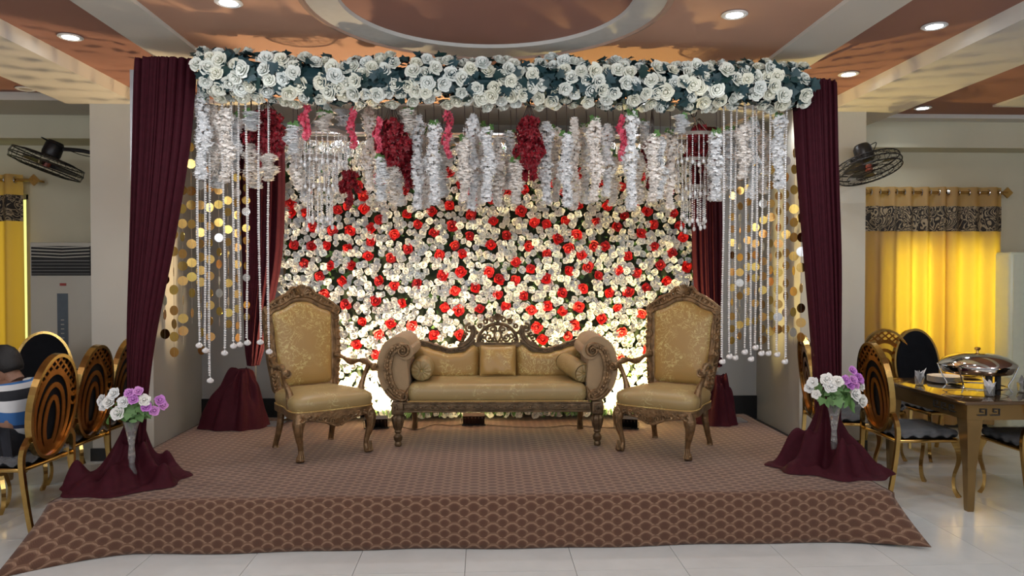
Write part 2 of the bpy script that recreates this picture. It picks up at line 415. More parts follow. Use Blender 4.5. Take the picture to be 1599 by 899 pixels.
# ------------------------------------------------------------------ the setting
def struct(name, mb, m, parent=None, smooth=False):
    o = mb.build(name, m, parent, smooth=smooth)
    if parent is None: o['kind'] = 'structure'
    return o
ZC = 3.30
fl = MB(); fl.box((-8, -4, -.12), (8, 9.2, -.006)); floor = struct('floor', fl, M_grout)
tile = MB(); tile.box((-.2985, -.2985, -.010), (.2985, .2985, 0)); tile_me = tile.mesh('tile', M_tile, False)
tr = random.Random(3)
for i in range(-9, 10):
    for j in range(-2, 7):
        x, y = -.10 + .6 * i + .3, 3.97 + .6 * j + .3
        if abs(x) < 2.3 and 4.7 < y < 6.6: continue
        inst('tile', tile_me, floor, TRS((x, y, 0), (0, 0, PI / 2 * tr.randrange(4))))
far = MB()
far.box((-8, -4, -.008), (8, 2.768, -.001)); o = struct('tile_field', far, M_tile, floor); o['kind'] = 'stuff'

WY = 7.6
def wall_with_window(name, x0, x1, wx0, wx1, wz0, wz1):
    b = MB()
    b.box((x0, WY, 0), (wx0, WY + .2, ZC)); b.box((wx1, WY, 0), (x1, WY + .2, ZC))
    b.box((wx0, WY, 0), (wx1, WY + .2, wz0)); b.box((wx0, WY, wz1), (wx1, WY + .2, ZC))
    return struct(name, b, M_wallbay)
b = MB(); b.box((-2.85, WY, 0), (2.85, WY + .2, ZC)); struct('wall_back', b, M_wallgrey)
WXA, WXB = P(1384, 400, Y=WY).x, P(1545, 400, Y=WY).x
wall_with_window('wall_back_right', 2.85, 8, WXA, WXB, .75, 1.98)
WLX = P(45, 400, Y=WY).x
wall_with_window('wall_back_left', -8, -2.85, -6.3, WLX, .5, P(40, 303, Y=WY).z)
b = MB(); b.box((-8.2, -4, 0), (-8, WY + .2, ZC)); struct('wall_left', b, M_wall)
b = MB(); b.box((8, -4, 0), (8.2, WY + .2, ZC)); struct('wall_right', b, M_wall)
b = MB(); b.box((P(142, 400, Y=6.5).x, 6.5, 0), (-2.85, WY, 3.2)); struct('wall_pillar_left', b, M_wall)
b = MB(); b.box((2.85, 6.55, 0), (P(1351, 400, Y=6.55).x, WY, 3.2)); struct('wall_pillar_right', b, M_wall)
def window(name, wx0, wx1, wz0, wz1, m):
    f = MB(); t = .05
    for a, c in (((wx0, WY + .05, wz0), (wx0 + t, WY + .12, wz1)), ((wx1 - t, WY + .05, wz0), (wx1, WY + .12, wz1)), ((wx0, WY + .05, wz0), (wx1, WY + .12, wz0 + t)), ((wx0, WY + .05, wz1 - t), (wx1, WY + .12, wz1)), (((wx0 + wx1) / 2 - .02, WY + .06, wz0), ((wx0 + wx1) / 2 + .02, WY + .11, wz1))):
        f.box(a, c)
    o = struct(name, f, mat('aluminium_window', (.5, .5, .47), .4, var=.05))
    for k in range(2):
        p = MB(); xa = wx0 + t if k == 0 else (wx0 + wx1) / 2 + .02; xb = (wx0 + wx1) / 2 - .02 if k == 0 else wx1 - t
        p.box((xa, WY + .08, wz0 + t), (xb, WY + .09, wz1 - t)); p.build('pane', m, o, smooth=False)
window('window_1', WXA, WXB, .75, 1.98, M_pane)
window('window_2', -6.3, WLX, .5, P(40, 303, Y=WY).z, M_frost)
for nm, a, c in (('baseboard_left', (P(142, 400, Y=6.5).x - .01, 6.48, 0), (-2.83, 6.5, .11)), ('baseboard_right', (2.83, 6.53, 0), (3.47, 6.55, .11)),
                 ('baseboard_back', (-2.85, WY - .02, 0), (2.85, WY, .35)), ('baseboard_back_right', (3.47, WY - .02, 0), (8, WY, .14)), ('baseboard_back_left', (-8, WY - .02, 0), (-3.49, WY, .14)),
                 ('baseboard_pillar_left', (-2.85, 6.48, 0), (-2.83, WY, .11)), ('baseboard_pillar_right', (2.83, 6.53, 0), (2.85, WY, .11))):
    b = MB(); b.box(a, c); struct(nm, b, M_black)

# ceiling: one structural slab, dropped boards and beams as its parts
b = MB(); b.box((-8, -4, ZC), (8, WY + .2, ZC + .1)); ceil = struct('ceiling', b, M_terra)
def board(name, a, c, m): 
    bb = MB(); bb.box(a, c); return bb.build(name, m, ceil, smooth=False)
board('peach_board', (-1.95, -4, 3.15), (2.03, 6.75, ZC), M_peach)
board('white_band', (-2.29, -4, 3.125), (-1.95, 6.75, ZC), M_cream)
board('white_band', (2.03, -4, 3.125), (2.38, 6.75, ZC), M_cream)
board('terracotta_board', (-2.96, -4, 3.175), (-2.29, 6.75, ZC), M_terra)
board('terracotta_board', (2.38, -4, 3.175), (3.10, 6.75, ZC), M_terra)
board('beam', (-3.56, -4, 3.07), (-2.96, WY, ZC), M_cream)
board('beam', (3.10, -4, 3.07), (3.76, WY, ZC), M_cream)
board('back_band', (-2.96, 6.75, 3.14), (3.10, WY, ZC), M_white)
board('terracotta_board', (3.76, -4, 3.19), (8, 7.15, ZC), M_terra)
board('terracotta_board', (-8, -4, 3.19), (-3.56, 6.6, ZC), M_terra)
board('cross_band', (3.76, 7.15, 3.15), (8, 7.32, ZC), M_white)
board('cross_band', (-8, 6.6, 3.12), (-3.56, 7.2, ZC), M_cream)
board('inner_band', (4.75, -4, 3.17), (5.1, 6.75, ZC), M_white)
b = MB(); b.box((3.45, 7.32, 2.89), (8, WY, ZC)); struct('trim_1', b, M_wallbay)
b = MB(); b.box((-8, 7.2, 2.9), (-3.47, WY, ZC)); struct('trim_2', b, M_wallbay)
# round moulding in the middle of the peach board
cx, cy, r1 = .02, 4.14, 1.03
b = MB(); n = 72
prof = [(r1, 3.15), (r1, 3.10), (r1 - .03, 3.09), (r1 - .035, 3.105)]
b.loft([[(cx + r * math.cos(2 * PI * k / n), cy + r * math.sin(2 * PI * k / n), z) for k in range(n)] for r, z in prof], True, False)
b.build('round_rim', mat('rim_paint', (.36, .23, .17), .7, var=.05), ceil)
b = MB(); b.loft([[(cx + r * math.cos(2 * PI * k / n), cy + r * math.sin(2 * PI * k / n), z) for k in range(n)] for r, z in [(r1 - .035, 3.105), (r1 - .21, 3.115), (r1 - .215, 3.14)]], True, False)
b.build('round_band', mat('grey_ring_paint', (.50, .49, .46), .7, var=.05), ceil)
b = MB(); b.lathe([(r1 - .21, 3.149), (r1 - .21, 3.138)], n, TRS((cx, cy, 0))); b.build('round_panel', M_terra, ceil, smooth=False)

# ------------------------------------------------------------------ recessed ceiling lamps
def downlight(loc, lit, label, i, power=14):
    t = thing('ceiling_lamp', label, 'ceiling lamp', loc, 0, 'recessed ceiling lamps')
    b = MB(); b.lathe([(.052, 0), (.075, 0), (.078, -.006), (.066, -.012), (.052, -.008)], 24); b.build('trim_ring', mat('lamp_ring', (.7, .7, .7), .4, var=.03), t)
    b = MB(); b.lathe([(.054, -.002), (.050, -.008), (.001, -.010)], 24); b.build('lens', M_lamp if lit else M_lampoff, t)
    if lit:
        l = light('ceiling_lamp_light', 'SPOT', (loc[0], loc[1], loc[2] - .03), power, (.92, .96, 1), None, spot_size=R(135), spot_blend=.8, shadow_soft_size=.06)
LAMPS = [(110, 57, 3.175, 1, 'lit lamp at far left, in the terracotta strip'), (357, 3, 3.15, 1, 'lit lamp at the top edge, left of the round moulding'),
         (1147, 22, 3.15, 1, 'lit lamp in the peach board, right of the round moulding'), (1459, 40, 3.175, 1, 'upper of two lit lamps in the right terracotta strip'),
         (1325, 115, 3.175, 1, 'lit lamp just above the right maroon drape'), (1441, 168, 3.19, 1, 'lit lamp near the curtained wall on the right'),
         (767, 158, 3.14, 1, 'lit lamp seen under the rose garland, at its middle'), (1000, 160, 3.14, 1, 'lit lamp seen under the garland, right of middle'),
         (1233, 163, 3.14, 1, 'lit lamp beside the top of the right drape'), (520, 155, 3.14, 1, 'lit lamp under the garland above the left hoop chandelier'),
         (455, 98, 3.15, 1, 'lit lamp glinting through the left half of the garland'), (40, 138, 3.19, 0, 'unlit round lamp in the ceiling at far left')]
for i, (px, py, z, lit, lab) in enumerate(LAMPS):
    downlight(P(px, py, Z=z - .004), lit, lab, i, 26)

# ------------------------------------------------------------------ stage and its carpet
SZ = .29
b = MB(); b.box((-2.47, 4.36, .0), (2.44, 6.86, SZ - .012)); tag(struct('stage_platform', b, M_box), 'low rectangular stage platform hidden under the brown carpet', 'stage', kind='thing')
def carpet():
    # control rows over y (flat) then down the front; x runs -1..1
    nx, ny, nz = 120, 30, 10
    me_v = []; uvs = []
    rows = []
    rr = random.Random(5)
    for j in range(ny + 1):
        y = 6.9 - (6.9 - 4.345) * j / ny; rows.append(('top', y))
    for k in range(1, nz + 1): rows.append(('side', k / nz))
    def pt(u, row):
        x = -2.50 + 4.97 * u
        if row[0] == 'top':
            y = row[1]; fr = (6.9 - y) / 2.555
            return (x, y + (.03 * (u - .5)) * fr, SZ + .0015 * math.sin(x * 9 + y * 5)), 6.9 - y
        s = row[1]
        yt = 4.345 + .03 * (u - .5)
        left = max(0, 1 - u / .10); right = max(0, (u - .93) / .07)
        fl_ = .34 * left ** 1.6 + .13 * right ** 1.5
        wav = .012 * math.sin(x * 3.1) + .008 * math.sin(x * 8 + 1)
        rnd = .03 * (1 - (1 - s) ** 2)                      # bulges over the edge
        y = yt - rnd - (fl_ + .012 + wav) * s ** 1.5
        z = SZ * (1 - s) + (.02 * right + .0) * s + .004
        if s < .15: z = SZ - SZ * s * (s / .15) ** .4
        x += -.08 * left * s + .13 * right * s ** 1.2
        return (x, y, z), 2.555 + s * .32
    V = []; UV = []
    for row in rows:
        for i in range(nx + 1):
            p, v = pt(i / nx, row); V.append(p); UV.append((-2.5 + 4.97 * i / nx, -v))
    F = []
    for j in range(len(rows) - 1):
        for i in range(nx):
            a = j * (nx + 1) + i; F.append((a, a + nx + 1, a + nx + 2, a + 1))
    me = bpy.data.meshes.new('stage_carpet'); me.from_pydata(V, [], F); me.materials.append(M_carpet); me.shade_smooth()
    ul = me.uv_layers.new(name='UVMap')
    for l in me.loops: ul.data[l.index].uv = UV[l.vertex_index]
    o = bpy.data.objects.new('stage_carpet', me); COL.objects.link(o)
    m = o.modifiers.new('thick', 'SOLIDIFY'); m.thickness = .008; m.offset = -1
    tag(o, 'brown hexagon patterned carpet covering the whole stage and hanging down its front', 'carpet')
    # side drops
    for sx, x0 in ((-1, -2.5), (1, 2.47)):
        b = MB(); 
        def fn(u, v): return (x0 + sx * (.004 + .02 * v), 4.34 + 2.54 * u, SZ * (1 - v) + .003)
        b.grid(fn, 20, 4); so = b.build('side_flap', M_carpet, o)
        ul = so.data.uv_layers.new(name='UVMap')
        for l in so.data.loops:
            c = so.data.vertices[l.vertex_index].co; ul.data[l.index].uv = (c.z, c.y)
carpet()

# ------------------------------------------------------------------ flowers: shared meshes
def rose_mesh(name, m, seed, openness=1.0, layers=((2, .24, .95), (3, .48, .90), (4, .76, .74), (5, 1.0, .46)), r=1.0):
    """rose of radius about 1 facing +Z"""
    rr = random.Random(seed); b = MB()
    b.lathe([(.02, .95), (.16, .90), (.20, .55), (.10, .1)], 6, cap=False)
    for li, (n, rad, h) in enumerate(layers):
        a0 = rr.random() * 6
        for k in range(n):
            a = a0 + 2 * PI * k / n + rr.uniform(-.12, .12); sp = PI / n * 1.35; rd = rad * rr.uniform(.92, 1.08) * openness; hh = h * rr.uniform(.9, 1.1)
            vs = []
            for v in (0, .45, .82, 1.0):
                for u in (-1, -.35, .35, 1):
                    rad_v = (.14 + (rd * .86 - .14) * math.sin(min(1, v * 1.15) * PI / 2)) * (1 + .13 * u)
                    if v == 1.0: rad_v = rd * (1.02 + .13 * u)
                    z = hh * (v ** .8 if v < 1 else .90) * (1 - .16 * u * u * v) + .06
                    t = a + u * sp * (1 - .25 * v * (v > .9))
                    vs.append((rad_v * math.cos(t), rad_v * math.sin(t), z))
            b.add(vs, [(j * 4 + i, j * 4 + i + 1, (j + 1) * 4 + i + 1, (j + 1) * 4 + i) for j in range(3) for i in range(3)])
    return b.mesh(name, m, True, 50)
RW = [rose_mesh('white_rose', M_rosew, s, layers=((2, .26, .92), (3, .56, .84), (4, .96, .58))) for s in (1, 2, 3)]
RR = [rose_mesh('red_rose', M_roser, s, layers=((2, .26, .92), (3, .56, .84), (4, .96, .58))) for s in (4, 5)]
RG = [rose_mesh('ivory_rose', M_roseg, s) for s in (6, 7, 8)]
RB = [rose_mesh('bouquet_rose', M_whiteflw, s) for s in (9, 10)]
RP = [rose_mesh('purple_rose', M_purple, s, layers=((2, .26, .92), (3, .56, .84), (4, .96, .58))) for s in (11, 12)]
def leaf_mesh(name, m, lobes=True):
    b = MB()
    if lobes:
        out = [(0, 0), (.28, .08), (.52, .02), (.42, .28), (.62, .52), (.34, .55), (.22, .75), (0, 1.0)]
    else:
        out = [(0, 0), (.16, .2), (.24, .45), (.16, .75), (0, 1.0)]
    n = len(out)
    vs = [(x, y, .18 * x + .05 * math.sin(y * 3)) for x, y in out] + [(-x, y, .18 * x + .05 * math.sin(y * 3)) for x, y in out]
    vs += [(0, y, .05 * math.sin(y * 3)) for _, y in out]
    fs = []
    for i in range(n - 1):
        fs.append((2 * n + i, i, i + 1, 2 * n + i + 1)); fs.append((2 * n + i, 2 * n + i + 1, n + i + 1, n + i))
    b.add(vs, fs); return b.mesh(name, m, True, 60)
LEAF = leaf_mesh('leaf', M_leaf); LEAFD = leaf_mesh('leaf', M_leafd); LEAFS = leaf_mesh('leaf', M_leaf, False)

# ------------------------------------------------------------------ flower wall
FW_Y = 6.74
xl, xr = P(441, 400, Y=FW_Y).x, P(1085, 400, Y=FW_Y).x; zt = P(760, 228, Y=FW_Y).z; zb = SZ + .045
fw = thing('flower_wall', 'tall backdrop panel packed with white and red roses behind the sofa', 'flower wall', ((xl + xr) / 2, FW_Y, SZ))
FWI = Matrix.Translation(-Vector(fw.location))
b = MB(); b.box((xl + .03, FW_Y, zb), (xr - .03, FW_Y + .03, zt)); b.v = [tuple(FWI @ Vector(p)) for p in b.v]; b.build('backing_panel', mat('dark_green_mesh', (.02, .035, .018), .9, var=.3, scale=40), fw, smooth=False)
fr = MB(); fr.box((xl, FW_Y + .03, SZ), (xl + .04, FW_Y + .07, zt + .02)); fr.box((xr - .04, FW_Y + .03, SZ), (xr, FW_Y + .07, zt + .02)); fr.box((xl, FW_Y + .03, zt), (xr, FW_Y + .07, zt + .04))
fr.v = [tuple(FWI @ Vector(p)) for p in fr.v]; fr.build('frame', mat('wooden_batten', (.25, .17, .08), .7, var=.3), fw, smooth=False)
REDS = [(160,95),(470,325),(486,340),(526,322),(556,387),(430,0)]
# red rose positions, pixels read off the photograph
RED = [(454,318),(566,305),(543,320),(568,327),(527,328),(479,333),(456,333),(593,343),(636,335),(653,350),(487,354),(518,358),(547,360),(580,358),(616,365),(678,363),(707,353),(654,337),
 (458,383),(487,385),(511,384),(543,387),(579,378),(638,389),(475,411),(516,415),(550,415),(574,400),(609,402),(681,365),(498,430),(535,438),(593,438),(615,446),(653,443),(505,458),(540,475),(586,471),(629,473),(567,501),(609,505),(591,521),(645,507),(557,539),(588,553),
 (675,331),(689,300),(702,320),(740,316),(771,310),(791,300),(655,348),(734,335),(771,346),(780,342),(792,368),(709,383),(686,397),(733,369),(739,356),(767,383),(722,397),(691,430),(719,424),(763,424),(779,437),(710,453),(742,450),(693,480),(715,485),(749,483),(678,524),(717,523),(776,460),(790,478),(738,300),(690,318),(652,312),
 (814,329),(834,346),(855,350),(882,343),(904,321),(947,321),(974,338),(990,318),(1009,330),(1020,351),(1052,334),(1062,353),(962,354),(930,347),(824,383),(853,396),(871,373),(889,388),(902,366),(909,397),(927,383),(945,385),(981,400),(1000,365),(1022,385),(1051,395),(1066,371),(829,420),(854,436),(887,423),(918,416),(934,431),(967,422),(995,425),(1031,415),(1040,438),(1070,416),(805,408),(804,437),(818,462),(878,458),(911,451),(950,457),(982,457),(1008,449),(803,483),(831,483),(856,477),(877,487),(905,478),(939,498),(964,480),(1003,489),(1035,468),(839,510),(898,507),(847,531),(886,525),(932,529),(971,518),(1012,546),(968,560),
 (632,298),(600,296),(700,270),(760,276),(640,262),(866,288),(905,272),(940,290),(1000,275),(560,290),(820,296),(880,300),(480,300),(1045,300),(590,280),(670,285),(720,290),(850,275),(970,292)]
rr = random.Random(11); red = []
for px, py in RED:
    p = P(px, py, Y=FW_Y - .06)
    if all((p.x - q.x) ** 2 + (p.z - q.z) ** 2 > .085 ** 2 for q in red): red.append(p)
for p in red:
    nrm = (rr.uniform(-.35, .35), -1, rr.uniform(-.25, .35)); s = rr.uniform(.044, .054)
    inst('red_rose', RR[rr.randrange(2)], fw, FWI @ Matrix.Translation((p.x, FW_Y - .045, p.z)) @ facing(nrm, rr.random() * 6) @ Matrix.Diagonal((s, s, s * 1.1, 1)))
whites = []; stuff = MB(); foli = MB()
step = .0625; jz = 0; z = zb + .02
while z < zt:
    x = xl + .01 + (.5 * step if jz % 2 else 0)
    while x < xr:
        qx, qz = x + rr.uniform(-.016, .016), z + rr.uniform(-.014, .014)
        if all((qx - q.x) ** 2 + (qz - q.z) ** 2 > .053 ** 2 for q in red) and rr.random() < .955: whites.append((qx, qz))
        x += step
    z += step * .82; jz += 1
# 300 singled out where nothing hangs in front, the rest joined
cand = [i for i, (x, z) in enumerate(whites) if 1.15 < z < 2.2]; rr.shuffle(cand); single = set(cand[:300])
for i, (x, z) in enumerate(whites):
    nrm = (rr.uniform(-.55, .55), -1, rr.uniform(-.4, .5)); s = rr.uniform(.029, .038)
    m = FWI @ Matrix.Translation((x, FW_Y - .035 - rr.uniform(0, .03), z)) @ facing(nrm, rr.random() * 6) @ Matrix.Diagonal((s, s, s * 1.15, 1))
    if i in single: inst('white_rose', RW[rr.randrange(3)], fw, m)
    else: stuff.join(RW[rr.randrange(3)], m)
tag(stuff.build('white_rose_mass', M_rosewi, fw, kind='stuff'), None)
for k in range(1500):
    x, z = rr.uniform(xl, xr), rr.uniform(zb, zt)
    s = rr.uniform(.03, .055)
    foli.join(LEAFS if k % 2 else LEAF, FWI @ Matrix.Translation((x, FW_Y - .02 - rr.uniform(0, .035), z)) @ facing((rr.uniform(-.8, .8), -1, rr.uniform(-.8, .8)), rr.random() * 6) @ Matrix.Diagonal((s, s, s, 1)))
for k in range(260):  # grassy fringe along the foot
    x = rr.uniform(xl, xr); s = rr.uniform(.05, .09)
    foli.join(LEAFS, FWI @ Matrix.Translation((x, FW_Y - .02 - rr.uniform(0, .08), SZ + .11)) @ facing((rr.uniform(-.5, .5), -1, rr.uniform(-.2, .4)), PI + rr.uniform(-.5, .5)) @ Matrix.Diagonal((s * .5, s, s, 1)))
foli.build('foliage', M_leaf, fw, kind='stuff')

# ------------------------------------------------------------------ canopy frame
FL = Vector((P(214, 600, Y=4.88).x, 4.88, SZ)); FR = Vector((P(1294, 600, Y=5.08).x, 5.08, SZ)); BL = Vector((P(396, 600, Y=6.56).x, 6.56, SZ)); BR = Vector((P(1117, 600, Y=6.58).x, 6.58, SZ))
TOPZ = 2.90
cf = thing('canopy_frame', 'square metal pipe canopy frame standing on the stage behind the garland', 'canopy frame', (0, 5.8, SZ))
CI = Matrix.Translation(-Vector(cf.location))
for p in (FL, FR, BL, BR):
    b = MB(); b.box((p.x - .02, p.y - .02, SZ + .012), (p.x + .02, p.y + .02, TOPZ), CI); b.build('post', M_pole, cf, smooth=False)
    b = MB(); b.box((p.x - .02, p.y - .02, TOPZ), (p.x + .02, p.y + .02, TOPZ + .02), CI)
    s = 1 if p.x < 0 else -1
    b.build('collar', M_pole, cf, smooth=False); b = MB(); hw = .17 if p.y < 6 else .25
    b.box((p.x - (.10 if p.y < 6 else .22), p.y - .10, SZ + .002), (p.x + (.10 if p.y < 6 else .26), p.y + .10, SZ + .012), CI); b.build('base_plate', M_pole, cf, smooth=False)
for a, c, nm in ((FL, FR, 'front_beam'), (BL, BR, 'back_beam'), (FL, BL, 'side_beam'), (FR, BR, 'side_beam')):
    b = MB(); z = TOPZ if nm != 'back_beam' else 2.84
    b.tube([CI @ Vector((a.x, a.y, z)), CI @ Vector((c.x, c.y, z))], .02, 8); b.build(nm, M_pole, cf)

# ------------------------------------------------------------------ rose garland along the front beam
ga0, ga1 = P(318, 122, Y=4.84), P(1255, 136, Y=5.02)
gd = (ga1 - ga0); gl = gd.length; gdn = gd.normalized()
gar = thing('rose_garland', 'long thick garland of white roses and dark leaves along the top front beam', 'garland', tuple((ga0 + ga1) / 2))
GI = Matrix.Translation(-(ga0 + ga1) / 2)
def gpt(t, ang, r):
    c = ga0 + gdn * (gl * t); c.z += .012 * math.sin(t * 23) + (.02 * (1 - min(1, t / .12)))
    e1 = Vector((-gdn.y, gdn.x, 0)).normalized() * -1   # towards the viewer
    return c + e1 * (math.cos(ang) * r) + Vector((0, 0, 1)) * (math.sin(ang) * r), (e1 * math.cos(ang) + Vector((0, 0, math.sin(ang)))).normalized()
b = MB(); rr = random.Random(21)
rings = []
for i in range(61):
    rad = .085 + rr.uniform(-.015, .015); rings.append([GI @ gpt(i / 60, 2 * PI * k / 10, rad * rr.uniform(.9, 1.1))[0] for k in range(10)])
b.loft(rings); b.build('leafy_core', M_leafd, gar)
b = MB()
leaves = 0
for k in range(1500):
    t = rr.random(); a = rr.uniform(-PI, PI); p, n = gpt(t, a, rr.uniform(.085, .15)); s = rr.uniform(.05, .085)
    m = GI @ Matrix.Translation(p) @ facing((n + Vector((rr.uniform(-.5, .5), rr.uniform(-.5, .5), rr.uniform(-.5, .5)))), rr.random() * 6) @ Matrix.Diagonal((s, s, s, 1))
    if leaves < 150 and math.cos(a) > .2: inst('leaf', LEAFD, gar, m); leaves += 1
    else: b.join(LEAFD, m)
b.build('foliage', M_leafd, gar, kind='stuff')
pts = []; tries = 0
while len(pts) < 300 and tries < 20000:
    tries += 1
    t = rr.random(); a = rr.uniform(-PI * .62, PI * .62); r = .115 + rr.uniform(-.015, .035)
    # leave dark bands between clusters of roses
    if math.sin(t * gl * 14 + 1.4 * math.sin(a * 2 + t * 9)) < -.6 and rr.random() < .9: continue
    p, n = gpt(t, a, r)
    if any((p - q).length < .060 for q, _ in pts): continue
    pts.append((p, n))
for p, n in pts:
    s = rr.uniform(.041, .052); n2 = n + Vector((rr.uniform(-.6, .6), -.5, rr.uniform(-.5, .4)))
    inst('ivory_rose', RG[rr.randrange(3)], gar, GI @ Matrix.Translation(p - n * .01) @ facing(n2, rr.random() * 6) @ Matrix.Diagonal((s, s, s * 1.15, 1)))

# ------------------------------------------------------------------ hanging wisteria strands
def floret(rr, size):
    vs = []; fs = []; n = 4
    for k in range(n):
        a = 2 * PI * k / n + rr.uniform(-.2, .2); c, s_ = math.cos(a), math.sin(a)
        pa = Vector((c * .35 - s_ * .42, s_ * .35 + c * .42, .25)); pb = Vector((c * 1, s_ * 1, .35 + rr.uniform(-.2, .3))); pc = Vector((c * .35 + s_ * .42, s_ * .35 - c * .42, .25))
        o = len(vs); vs += [Vector((0, 0, 0)), pa * size, pb * size, pc * size]; fs.append((o, o + 1, o + 2, o + 3))
    return vs, fs
def strand_mesh(name, m, seed, length, rad, n, size=.022, taper=.5):
    rr = random.Random(seed); b = MB()
    ph = rr.random() * 6
    for k in range(n):
        t = (k + rr.random()) / n; z = -t * length; r = rad * (.75 + .35 * math.sin(t * 14 + ph)) * (min(1, t * 6 + .35)) * (1 - taper * max(0, t - .6) / .4) * rr.uniform(.45, 1)
        a = rr.random() * 2 * PI; dx = .012 * math.sin(t * 8 + ph)
        d = Vector((math.cos(a), math.sin(a), rr.uniform(-.7, .4)))
        vs, fs = floret(rr, size * rr.uniform(.7, 1.25))
        b.add(vs, fs, Matrix.Translation((dx + r * math.cos(a), r * math.sin(a), z)) @ facing(d, rr.random() * 6))
    return b.mesh(name, m, True, 0)
WS = [strand_mesh('blossoms', M_wist if s % 2 else M_wist2, 100 + s, 1.0, .050, 460, .024) for s in range(6)]
def ordinal(n): return ['first', 'second', 'third', 'fourth', 'fifth', 'sixth', 'seventh', 'eighth', 'ninth', 'tenth', 'eleventh', 'twelfth', 'thirteenth', 'fourteenth', 'fifteenth', 'sixteenth', 'seventeenth', 'eighteenth', 'nineteenth', 'twentieth'][n]
def wisteria(px, y0, y1, Y, var, label, wsc=1.0, leafy=True, group='white wisteria strands under the garland', top=None):
    p0, p1 = P(px, y0, Y=Y), P(px, y1, Y=Y); L = p0.z - p1.z
    tz = (ga0.z - .1) if top is None else top
    t = thing('wisteria_strand', label, 'flower strand', (p0.x, Y, tz), 0, group)
    b = MB(); b.tube([(0, 0, 0), (.004, 0, (p0.z - tz) * .5), (0, 0, p0.z - tz - L * .9)], .0022, 4); b.build('wire', M_wire, t)
    rr = random.Random(int(px * 7))
    inst('blossoms', WS[var % 6], t, TRS((0, 0, p0.z - tz), (0, 0, rr.random() * 6), (wsc, wsc, L)))['kind'] = 'stuff'
    if leafy:
        for k in range(2):
            s = rr.uniform(.045, .07)
            inst('leaf', LEAF, t, Matrix.Translation((0, 0, p0.z - tz + .01)) @ facing((rr.uniform(-.6, .6), -1, .5), PI + rr.uniform(-1.2, 1.2)) @ Matrix.Diagonal((s, s, s, 1)))
left_w = [(316,150,285),(333,165,280),(340,190,300),(352,170,290),(365,180,275)]
lw2 = [(392,175,210),(392,225,292),(402,235,300),(420,240,288)]
mid = [(457,195,245),(464,200,300),(478,235,320),(506,175,210),(536,170,200),(577,165,300),(596,245,318),(612,250,322),(622,220,325),(638,170,210),(652,180,330),(664,200,328),(677,190,322),(697,205,262),(690,240,312),(725,215,318),(738,180,330),(750,195,322),(762,200,318),(778,215,325),
       (797,205,300),(806,250,322),(853,190,322),(868,200,318),(884,210,326),(896,185,330),(915,195,322),(929,185,318),(948,195,310),(957,245,325),(985,175,330),(997,240,322),(1008,190,250),(1020,210,318),(1030,215,315),(1046,205,330),(1064,180,212)]
rgt = [(1118,205,318),(1124,260,320),(1140,200,300),(1161,195,285),(1175,185,315),(1192,205,308),(1216,180,300)]
lasty = {}
for grp, words, gname in ((left_w, 'white blossom strand counting rightwards from the left maroon drape', 'wisteria strands beside the left drape'),
                   (lw2, 'white blossom strand hanging before the back left drape, counting rightwards', 'wisteria strands before the back left drape'),
                   (rgt, 'white blossom strand between right hoop chandelier and right drape, counting rightwards', 'wisteria strands beside the right drape')):
    for i, (px, y0, y1) in enumerate(grp):
        wisteria(px, y0, y1 - 6, 4.92 + .12 * (i % 3) + (.15 if px > 1000 else 0), i, ordinal(i) + ' ' + words, 1.05, i % 2 == 0, gname)
k1 = k2 = 0
for i, (px, y0, y1) in enumerate(mid):
    if px < 797: lab = ordinal(k1) + ' white blossom strand from the left hoop chandelier towards the canopy middle'; k1 += 1; g = 'wisteria strands, left half of the canopy'
    else: lab = ordinal(k2) + ' white blossom strand from the canopy middle towards the right hoop chandelier'; k2 += 1; g = 'wisteria strands, right half of the canopy'
    wisteria(px, y0, y1 - 4, 4.95 + .14 * (i % 3), i, lab, 1.0, i % 3 != 1, g)
# crimson and pink bunches
def bunch(px, y0, y1, Y, wpx, m, seed, label, strands=5):
    p0, p1 = P(px, y0, Y=Y), P(px, y1, Y=Y); L = p0.z - p1.z; w = wpx / FPX * Y; tz = ga0.z - .1; rr = random.Random(seed)
    t = thing('blossom_bunch', label, 'flower bunch', (p0.x, Y, tz), 0, 'crimson and pink bunches under the garland')
    for k in range(strands):
        dx = (k / (max(1, strands - 1)) - .5) * w * .75 if strands > 1 else 0; ln = L * (1 - .45 * abs(k / max(1, strands - 1) - .5) * 2) if strands > 1 else L
        b = MB(); b.tube([(0, 0, 0), (dx * .4, 0, (p0.z - tz)), (dx, 0, p0.z - tz - .08)], .0025, 4); b.build('stem', M_wire, t)
        me = strand_mesh('blossoms', m, seed * 10 + k, ln, max(.022, w * .19) if strands > 1 else w * .42, int((ln) * (300 if strands > 1 else 200)) + 30, .020)
        inst('blossoms', me, t, TRS((dx * .45, rr.uniform(-.03, .03), p0.z - tz - .02 - .25 * abs(dx)), (0, -math.atan2(dx * .75, ln), 0), 1))['kind'] = 'stuff'
bunch(415, 165, 262, 5.05, 62, M_redcl, 1, 'wide crimson blossom bunch near the back left drape', 6)
bunch(612, 180, 260, 4.95, 55, M_redcl, 2, 'large crimson blossom bunch left of the canopy middle', 6)
bunch(638, 215, 300, 5.15, 30, M_redcl, 3, 'smaller crimson bunch just right of the large crimson bunch', 4)
bunch(826, 178, 285, 4.95, 44, M_redcl, 4, 'tapering crimson blossom bunch at the canopy middle', 6)
bunch(1018, 215, 300, 5.15, 32, M_redcl, 5, 'crimson bunch left of the right hoop chandelier', 4)
bunch(1092, 190, 275, 5.45, 40, M_redcl, 6, 'crimson bunch behind the right hoop chandelier', 4)
bunch(545, 262, 320, 5.3, 26, M_redcl, 7, 'small crimson bunch right of the left hoop chandelier', 3)
bunch(478, 160, 212, 4.95, 17, M_pink, 8, 'deep pink strand above the left hoop chandelier', 1)
